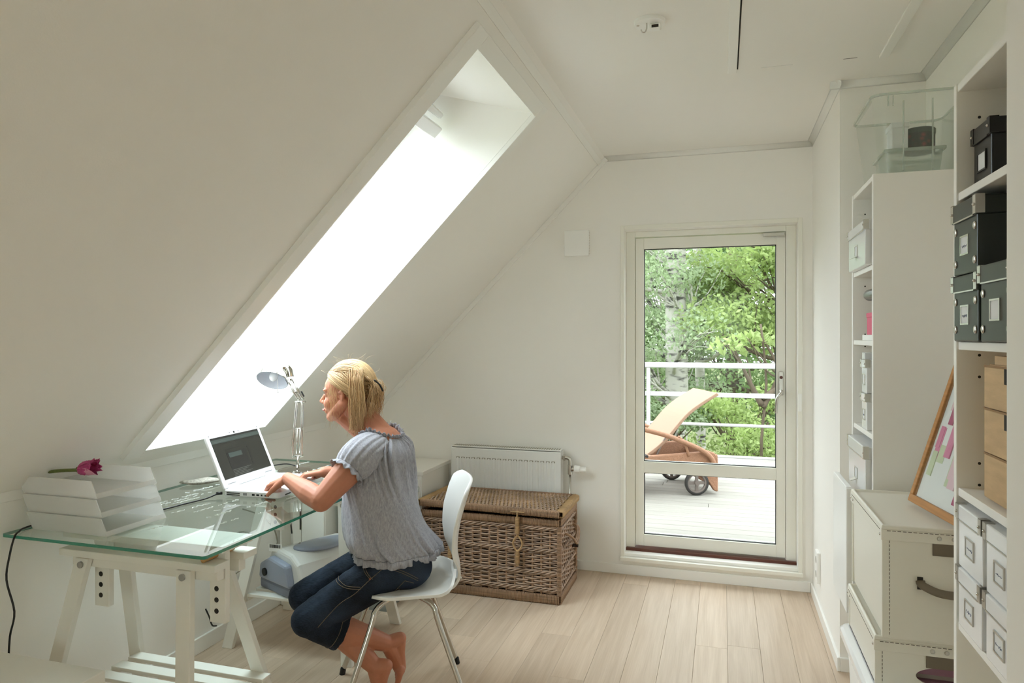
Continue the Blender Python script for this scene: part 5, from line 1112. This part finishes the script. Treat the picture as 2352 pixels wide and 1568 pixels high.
# puff sleeves
def sleeve(S_, E_, name, seed):
    d_ = (E_-S_).normalized(); u_ = V((0,0,1)); u_ = (u_-d_*u_.dot(d_)).normalized(); v_ = d_.cross(u_); q = random.Random(seed); lo_ = []
    inn = (NB-S_); prof = [(-.085,.025),(-.07,.052),(-.045,.068),(-.01,.076),(.025,.079),(.055,.077),(.078,.072),(.090,.066),(.095,.065)]
    fq = [(q.choice((13,17,19,23,29)), q.uniform(0,6)) for _ in range(4)]
    for (t_,r_) in prof:
        c_ = S_+d_*t_-V((0,0,.004))+((inn*.55-V((0,0,.05)))*max(0,-t_/.085) if t_ < 0 else V((0,0,0))); row = []
        for k in range(90):
            th = 2*PI*k/90; f_ = sum(math.sin(a_*th+p_+t_*9) for a_,p_ in fq)/4; rr_ = r_*(1+.085*f_*(.5+7*abs(t_-.03)))
            row.append(c_+(u_*math.cos(th)+v_*math.sin(th))*rr_)
        lo_.append(row)
    m = MB(); m.loft(lo_[1:],caps=False); o = m.build(name,'blouse',blouse,smooth=True,recalc=False); o.modifiers.new('s','SOLIDIFY').thickness=.0015; g=o.modifiers.new('sub','SUBSURF'); g.levels=1; g.render_levels=1
    rows = []
    for v2 in (0,.4,.75,1): rows.append([p+((p-(S_+d_*.095)).normalized())*(v2*.010+v2*.006*math.sin(2*PI*k/90*17+.7*math.sin(k*.4)))+d_*(v2*.024*(.8+.25*math.sin(k*.9))) for k,p in enumerate(lo_[-1])])
    m = MB(); m.loft(rows,caps=False); o = m.build('cuff_ruffle','blouse',blouse,smooth=True,recalc=False); o.modifiers.new('s','SOLIDIFY').thickness=.0015
sleeve(LS,LE,'puff_sleeve',3); sleeve(RS,RE,'puff_sleeve',4)
# ---- hair
mh = mat('hair', rgb(206,164,104), .42, spec=.4); nt = mh.node_tree; N = nt.nodes; L = nt.links; pb = N['Principled BSDF']
at = N.new('ShaderNodeAttribute'); at.attribute_name = 'tone'; cr = N.new('ShaderNodeValToRGB'); e = cr.color_ramp.elements; e[0].position=0; e[0].color=rgb(146,102,60); e[1].position=1; e[1].color=rgb(240,208,158); L.new(at.outputs['Fac'],cr.inputs[0]); L.new(cr.outputs[0],pb.inputs['Base Color'])
cap = MB(); hc0 = V((-.010,0,.040)); hr = (.104,.083,.099)
rows = []; nu, nv = 40, 60
def hairline(az):      # lowest elevation of the cap (radians) by azimuth from the face (0) to the back (pi)
    a = abs(az)/PI
    tab = [(0,.56),(.16,.44),(.28,.14),(.40,-.02),(.5,-.20),(.62,-.70),(.8,-.98),(1,-1.05)]
    for (p,x),(p2,x2) in zip(tab,tab[1:]):
        if p <= a <= p2: return x+(x2-x)*(a-p)/(p2-p)
    return -1
def sk(az, el, k=1.0): 
    f_ = math.cos(el)*math.cos(az); l_ = math.cos(el)*math.sin(az); u_ = math.sin(el)
    return hp(hc0.x+hr[0]*f_*k, hc0.y+hr[1]*l_*k, hc0.z+hr[2]*u_*k)
for i in range(nu+1):
    row = []
    for k in range(nv):
        az = -PI+2*PI*k/nv; e0 = hairline(az); el = e0+(PI/2-e0)*i/nu; row.append(sk(az, min(el,PI/2-.001), .985 if i else .94))
    rows.append(row)
cap.loft(rows, caps=True)
hb = cap.build('hair','hair',per,smooth=True)
strands = MB(); tones = []; q = random.Random(21)
def lock(pts, r, tone, n=5, seg=5, taper=True):
    P = bez(pts,n); k = len(P); rs = [r*(1-.75*max(0,(i/(k-1)-.55)/.45)) if taper else r for i in range(k)]; b0 = len(strands.v); strands.tube(P, rs, seg); tones.extend([tone]*(len(strands.v)-b0))
BUN = (-.098,.006,.030)
def jit(s): return q.gauss(0,s)
# combed back from the hairline to the knot
for i in range(1500):
    az = q.uniform(-2.3,2.3); e0 = hairline(az); el = e0+max(0,q.random()**1.4)*(1.35-e0); st_ = sk(az, el, 1.005+q.random()*.012)
    s = 1 if az >= 0 else -1
    # slerp over the skull towards the back, staying outside the cap
    v0 = V((math.cos(el)*math.cos(az), math.cos(el)*math.sin(az), math.sin(el))); v1 = (V((-.985,.08*s+jit(.06),-.02+jit(.10))) if (el > .62 or abs(az) > 1.7) else V((-.62,.74*s,-.30+jit(.08)))).normalized(); om = v0.angle(v1); pts = []
    for t in (0,.2,.4,.6,.8,1):
        w = (v0*math.sin((1-t)*om)+v1*math.sin(t*om))/math.sin(om); kk = 1.015+.03*math.sin(PI*t)+q.random()*.008+(.08*t*t)
        pts.append(hp(hc0.x+hr[0]*w.x*kk, hc0.y+hr[1]*w.y*kk, hc0.z+hr[2]*w.z*kk+.004*math.sin(t*PI)))
    lock(pts, q.uniform(.0006,.0015), min(1,max(0,q.gauss(.66 if el > .5 else .5,.2))), 4, 3)
# twisted knot at the back
for i in range(520):
    th = q.uniform(0,2*PI); rr_ = q.uniform(.018,.050); yo = jit(.010); pts = []
    for k in range(6):
        a = th+k*.55; pts.append(hp(BUN[0]-.004+math.sin(a)*rr_*.55+jit(.0015)-.012, BUN[1]+math.cos(a*1.0)*rr_*.95+yo*.4, BUN[2]+math.sin(a+.9)*rr_*1.05+jit(.002)))
    lock(pts, q.uniform(.0007,.0017), min(1,max(0,q.gauss(.42,.22))), 3, 3)
# thick loose lock falling from the crown behind the ear, shorter ends round the knot, nape hair
for i in range(230):
    cl_ = i%9; f0 = -.062+.0060*(cl_-4)+jit(.0035); pts = [hp(f0+.008,.052+jit(.008),.108+jit(.005)), hp(f0-.004+jit(.003),.086+jit(.003),.072), hp(f0-.016+jit(.004),.095+jit(.003),.010), hp(f0-.020+jit(.006)+.004*(cl_%3),.086+jit(.004),-.060), hp(f0-.006+jit(.006)-.006*(cl_%4),.070+jit(.005),-.105-.010*(cl_%5)-q.random()*.012)]
    lock(pts, q.uniform(.0006,.0014), min(1,max(0,q.gauss(.55,.22))), 5, 4)
for i in range(240):
    a = q.uniform(-1.2,1.2); pts = [hp(BUN[0]+jit(.01),.03*a,BUN[2]+.02+jit(.01)), hp(BUN[0]-.030+jit(.008),.045*a+.01,BUN[2]+jit(.015)), hp(BUN[0]-.026+jit(.01),.05*a+.01,-.030+jit(.012)), hp(BUN[0]-.010+jit(.014),.05*a+.008,-.075-q.random()*.045)]
    lock(pts, q.uniform(.0005,.0012), min(1,max(0,q.gauss(.55,.22))), 5, 4)
for i in range(420):
    a = q.uniform(-1,1); pts = [hp(-.075+.03*abs(a),.055*a,-.020+jit(.012)), hp(-.083+.03*abs(a)+jit(.004),.062*a,-.060), hp(-.070+.025*abs(a)+jit(.008),.066*a,-.100), hp(-.058+jit(.014),.062*a+jit(.006),-.128-q.random()*.040)]
    lock(pts, q.uniform(.0005,.0012), min(1,max(0,q.gauss(.5,.22))), 5, 4)
for i in range(30):      # wisps in front of the ear
    f0 = .022+jit(.012); pts = [hp(f0+.01,.066,.045+jit(.01)), hp(f0+.012+jit(.004),.076,.0), hp(f0+.012+jit(.01),.072+jit(.003),-.05), hp(f0+.014+jit(.016),.060+jit(.006),-.095-q.random()*.05)]
    lock(pts, q.uniform(.0003,.0006), q.uniform(.5,1), 5, 3)
for i in range(45):      # fly-away hairs
    az = q.uniform(-PI,PI); el = q.uniform(.2,1.4); p0 = sk(az,el,1.03); d_ = (p0-hp(*hc0)).normalized(); p1 = p0+d_*q.uniform(.008,.022)+V((jit(.015),jit(.015),jit(.01))); p2 = p1+V((jit(.03),jit(.03),jit(.015)))
    lock([p0,p1,p2], .00022, .9, 4, 3)
hs_ = strands.build('hair_strands','hair',hb,smooth=True,recalc=False,kind='stuff')
for ob,tn in ((hs_,tones),(hb,[.35]*len(hb.data.vertices))):
    a_ = ob.data.attributes.new('tone','FLOAT','POINT'); a_.data.foreach_set('value', tn[:len(ob.data.vertices)])
MB().tube(bez([hp(BUN[0]-.030,.040,.068),hp(BUN[0]-.050,.036,.052),hp(BUN[0]-.062,.034,.034),hp(BUN[0]-.066,.034,.022)],5),[.006]*15+[.005],10,flat=.6).build('hair_clip','black',per,smooth=True)
# ================================================================== outside
DK = .10
mat('deck', (.275,.262,.232,1), .8, var=.10, vscale=3, stretch=(1,9,1), rnd=.08)
mat('rail_white', (.5,.5,.5,1), .4)
mat('leaf_a', (.25,.36,.15,1), .55, var=.35, vscale=1.3)
mat('leaf_b', (.36,.46,.17,1), .55, var=.3, vscale=1.7)
mat('leaf_c', (.19,.30,.12,1), .55, var=.35, vscale=.9)
mat('leaf_d', (.34,.43,.25,1), .55, var=.3, vscale=1.2)
for k in 'abcd':      # thin leaves let light through
    m_ = M_['leaf_'+k]; nt = m_.node_tree; N = nt.nodes; L = nt.links; pb = N['Principled BSDF']; out = N['Material Output']
    tl = N.new('ShaderNodeBsdfTranslucent'); src = pb.inputs['Base Color'].links[0].from_socket; L.new(src, tl.inputs[0]); mx = N.new('ShaderNodeMixShader'); mx.inputs[0].default_value = .45
    L.new(pb.outputs[0], mx.inputs[1]); L.new(tl.outputs[0], mx.inputs[2]); L.new(mx.outputs[0], out.inputs[0])
mat('bark_dark', rgb(96,84,70), .9, var=.3, vscale=5, stretch=(4,4,1))
mat('ground', rgb(88,96,52), 1, var=.3, vscale=.8)
bm_ = mat('birch_bark', (.62,.60,.56,1), .8); nt = bm_.node_tree; N = nt.nodes; L = nt.links
tc = N.new('ShaderNodeTexCoord'); mp = N.new('ShaderNodeMapping'); mp.inputs['Scale'].default_value = (3,3,13); L.new(tc.outputs['Object'], mp.inputs[0])
no = N.new('ShaderNodeTexNoise'); no.inputs['Scale'].default_value = 1.3; no.inputs['Detail'].default_value = 5; L.new(mp.outputs[0], no.inputs['Vector'])
cr = N.new('ShaderNodeValToRGB'); cr.color_ramp.elements[0].position = .36; cr.color_ramp.elements[0].color = (.05,.045,.04,1); cr.color_ramp.elements[1].position = .5; cr.color_ramp.elements[1].color = (.5,.48,.44,1); L.new(no.outputs['Fac'], cr.inputs[0]); L.new(cr.outputs[0], N['Principled BSDF'].inputs['Base Color'])
tag(MB().box(-120,120,-120,120,-3.2,-3).build('ground','ground'), 'dim green forest ground far below the balcony', 'ground', kind='structure')
# balcony deck boards
dk = tag(MB().box(-3.4,3.4,YF+T,8.15,DK-.2,DK-.03).build('balcony_deck','hole'), 'pale sun-bleached plank deck of the balcony', 'deck', kind='structure')
y = YF + T + .005; bw = .12
while y < 8.1:
    xj = random.uniform(-2.5,2.5)
    for x0,x1 in ((-3.4,xj),(xj+.003,3.4)): MB().box(x0,x1,y,y+bw-.003,DK-.03,DK).build('deck_board','deck',dk,bevel=.002,seg=1)
    y += bw
# railing
YR = 8.0
rl = root('balcony_railing', (0,YR,DK), 'white metal balcony railing with four horizontal bars', 'railing')
MB().box(-3.4,3.4,YR-.03,YR+.03,1.085,1.145).build('handrail','rail_white',rl,bevel=.012)
MB().box(-3.4,3.4,YR-.015,YR+.015,.765,.815).build('bar','rail_white',rl,bevel=.004)
for z in (.46,.11): MB().cyl((-3.4,YR,z),(3.4,YR,z),.017,n=12).build('bar','rail_white',rl,smooth=True)
for x in (-2.25,-.81,.565,2.0): MB().box(x-.021,x+.021,YR-.021,YR+.021,DK-.03,1.085).build('post','rail_white',rl,bevel=.003)
# lounger
mat('rattan', (.33,.165,.095,1), .6, var=.18, vscale=60, bump=.5, bscale=120, stretch=(1,1,1))
mat('mesh_seat', (.36,.225,.155,1), .7, var=.1, vscale=90, bump=.3, bscale=150)
mat('tyre', (.03,.028,.026,1), .7); mat('hub', (.16,.13,.115,1), .5)
LR = R(23)
ln = root('sun_lounger', (-.211+.335*math.cos(LR)-.03*math.sin(LR),6.049+.335*math.sin(LR)+.03*math.cos(LR),DK), 'orange brown wicker sun lounger with raised back and wheels on the balcony', 'sun lounger', rz=LR)
Q = lambda x,y,z: (x, y, z)
# basket-like frame: near and far side panels, end panel, curving down at the right end
for yy in (0,.62):
    m = MB(); m.loft([[Q(x,yy-.022,zb),Q(x,yy+.022,zb),Q(x,yy+.022,zt),Q(x,yy-.022,zt)] for x,zb,zt in ((-2.0,.19,.32),(-.9,.19,.33),(-.62,.19,.345),(-.34,.18,.36),(-.22,.10,.37),(-.175,.03,.355),(-.14,.02,.30))]); m.build('side_panel','rattan',ln,world=False,bevel=.012)
MB().box(-.19,-.14,-.02,.64,.06,.34).build('end_panel','rattan',ln,world=False,bevel=.015)
MB().box(-2.0,-.72,.02,.60,.315,.34).build('seat_panel','mesh_seat',ln,world=False,bevel=.008)
m = MB(); bk = bez([Q(-.76,0,.335),Q(-.60,0,.46),Q(-.38,0,.70),Q(-.13,0,.86)],7)
m.loft([[p+Vector((0,.03,0)), p+Vector((0,.59,0)), p+Vector((.018,.59,-.022)), p+Vector((.018,.03,-.022))] for p in bk]); m.build('backrest','mesh_seat',ln,world=False,smooth=False,bevel=.006)
for yy in (-.045,.665):
    MB().tube(bez([Q(-1.5,yy,.46),Q(-1.0,yy,.585),Q(-.72,yy,.545),Q(-.47,yy,.46),Q(-.24,yy,.345),Q(-.16,yy,.20)],6),.021,10).build('armrest','rattan',ln,world=False,smooth=True)
    MB().tube(bez([Q(-.50,yy,.50),Q(-.44,yy+.01,.44),Q(-.40,yy+.02,.33)],4),.012,8).build('arm_strut','rattan',ln,world=False,smooth=True)
MB().tube([Q(-.66,.04,.33),Q(-.62,.04,.42),Q(-.58,.04,.48)],.01,8).build('back_strut','hub',ln,world=False)
MB().cyl(Q(-.765,-.03,.335),Q(-.765,.65,.335),.012).build('hinge_rod','tyre',ln,world=False)
for yy in (-.03,.60):
    Mw = Matrix.Translation(Q(-.335,yy,.105)) @ Matrix.Rotation(R(90),4,'X')
    w = MB().lathe([(.082,-.016),(.100,-.018),(.105,0),(.100,.018),(.082,.016)],32,Mw,cap=False).build('wheel','tyre',ln,world=False,smooth=True)
    m = MB().lathe([(.070,-.012),(.084,-.013),(.084,.013),(.070,.012),(.070,-.012)],32,Mw,cap=False)
    for k in range(4):
        c,s_ = math.cos(k*PI/2), math.sin(k*PI/2); m.beam((0.01*c,.01*s_,0),(.075*c,.075*s_,0),.026,.012,M=Mw)
    m.lathe([(.0,-.022),(.02,-.022),(.02,.022),(.0,.022)],16,Mw,cap=False); m.build('wheel_rim','hub',w,world=False)
# fallen twig and leaves on the deck
MB().tube(bez([(.18,4.62,DK+.008),(.24,4.66,DK+.012),(.30,4.66,DK+.01),(.36,4.70,DK+.008)],4),.004,6).build('twig','bark_dark'); tag(bpy.data.objects['twig'],'thin dry twig lying on the deck behind the door pane','twig')
# trees
def leaves(m, c, rad, n, size, seed, shell=.0):
    rn = np.random.default_rng(seed); cnt = 0
    d = rn.normal(size=(n,3)); d /= np.linalg.norm(d,axis=1)[:,None]; rr = rn.uniform(shell,1,n)**(1/2.2)
    P = np.array(c) + d*rr[:,None]*np.array(rad)
    A = rn.normal(size=(n,3)); A /= np.linalg.norm(A,axis=1)[:,None]; B = np.cross(A, rn.normal(size=(n,3))); B /= np.linalg.norm(B,axis=1)[:,None]
    sz = size*rn.uniform(.6,1.3,n)
    base = len(m.v); Nn = np.cross(A,B)
    V = np.stack([P-A*sz[:,None], P-B*sz[:,None]*.55+Nn*sz[:,None]*.12, P+A*sz[:,None], P+B*sz[:,None]*.55+Nn*sz[:,None]*.12],1).reshape(-1,3)
    m.v += [tuple(v) for v in V.tolist()]; m.f += [(base+4*i,base+4*i+1,base+4*i+2,base+4*i+3) for i in range(n)]
def tree(name, x, y, zb, trunk_h, r, bark, leafmat, clusters, label, cat, lsize, dens, seed, branches=5, lean=(0,0)):
    rn = random.Random(seed); t = root(name, (x,y,zb), label, cat, group=None)
    pts = [(x+lean[0]*k/6+rn.uniform(-.05,.05)*(k>0), y+lean[1]*k/6, zb+trunk_h*k/6) for k in range(7)]
    m = MB().tube(bez(pts,3), [r*(1-.55*k/18) for k in range(19)], 14); m.build('trunk',bark,t,smooth=True)
    m = MB(); lf = MB()
    for (cx,cy_,cz,rad,n) in clusters:
        leaves(lf,(cx,cy_,cz),rad,int(n*dens),lsize,rn.randrange(9999))
        tz = min(max(cz-.8,zb+.3*trunk_h),zb+trunk_h); k = (tz-zb)/trunk_h
        st_ = Vector((x+lean[0]*k,y+lean[1]*k,tz)); en = Vector((cx,cy_,cz)); md = (st_+en)/2+Vector((rn.uniform(-.3,.3),0,-.15))
        m.tube(bez([st_,md,en],4), [.05*(1-.8*i/8) for i in range(9)], 6)
        for q in range(branches):
            e2 = en+Vector((rn.uniform(-1,1)*rad[0],rn.uniform(-1,1)*rad[1],rn.uniform(-1,1)*rad[2]))*.9
            m.tube(bez([md,(md+e2)/2+Vector((0,0,rn.uniform(-.2,.2))),e2],3), [.018*(1-.8*i/6) for i in range(7)], 5)
    m.build('branches',bark,t,smooth=True)
    lf.build('foliage',leafmat,t,kind='stuff',recalc=False)
    return t
G = -3.0
def cl(seed, n, x0,x1,y0,y1,z0,z1, rx, nl):
    rn = random.Random(seed); o = []
    for i in range(n):
        a = rn.uniform(.7,1.2)*rx; o.append((rn.uniform(x0,x1), rn.uniform(y0,y1), rn.uniform(z0,z1), (a,a*.9,a*.6), nl))
    return o
tree('birch_tree', -.86,12.4,G,10.5,.24,'birch_bark','leaf_d', cl(1,16,-2.6,-.2,11.2,13.2,.3,4.0,.62,340), 'tall birch with white bark and small pale leaves behind the railing', 'tree', .038, 1.7, 11, lean=(.15,0))
tree('slender_birch', -.42,13.6,G,10.0,.11,'birch_bark','leaf_d', cl(2,6,-1.6,.3,13,14,1.5,4.2,.6,300), 'thin second birch stem right beside the thick birch', 'tree', .038, 1.7, 12)
tree('leafy_tree', 1.5,13.2,G,9.5,.13,'bark_dark','leaf_b', cl(3,15,-.3,2.0,11.6,13.4,1.1,3.9,.62,300), 'bright yellow green leafy tree right of the birch', 'tree', .05, 2.4, 13)
tree('deciduous_tree', .2,17.5,G,11,.16,'bark_dark','leaf_a', cl(4,24,-2.6,2.8,15.5,19,-.6,3.6,1.0,330), 'mid green leafy tree filling the view behind the birch', 'tree', .065, 2.2, 14)
tree('oak_tree', 2.4,21,G,12,.22,'bark_dark','leaf_c', cl(5,22,-1.2,4.0,19.5,23,-1.2,4.4,1.2,330), 'dark green tree in the back on the right of the view', 'tree', .08, 2, 15)
tree('alder_tree', -3.4,20,G,12,.2,'bark_dark','leaf_a', cl(6,20,-5.4,-1.6,18,22,-1.2,4.2,1.2,330), 'green tree in the back on the left of the view', 'tree', .08, 2, 16)
tree('hazel_shrub', .6,10.6,G,3.2,.04,'bark_dark','leaf_b', cl(7,12,-.5,1.7,9.9,11.4,-.9,.75,.5,330), 'bright green shrub just behind the railing bars', 'shrub', .036, 2.4, 17)
tree('rowan_shrub', -1.6,10.8,G,3.2,.04,'bark_dark','leaf_d', cl(8,11,-2.6,-.4,10,11.6,-.9,.8,.5,330), 'pale green shrub behind the left railing post', 'shrub', .034, 2.4, 18)
tree('maple_sapling', .5,9.7,G,4.6,.03,'bark_dark','leaf_b', [(.12,9.7,1.33,(.35,.3,.13),70),(.5,9.7,1.42,(.3,.3,.12),60),(.85,9.8,1.3,(.3,.3,.14),60)], 'low maple branch with large yellow green leaves above the handrail', 'tree', .055, 1.2, 19, branches=2)
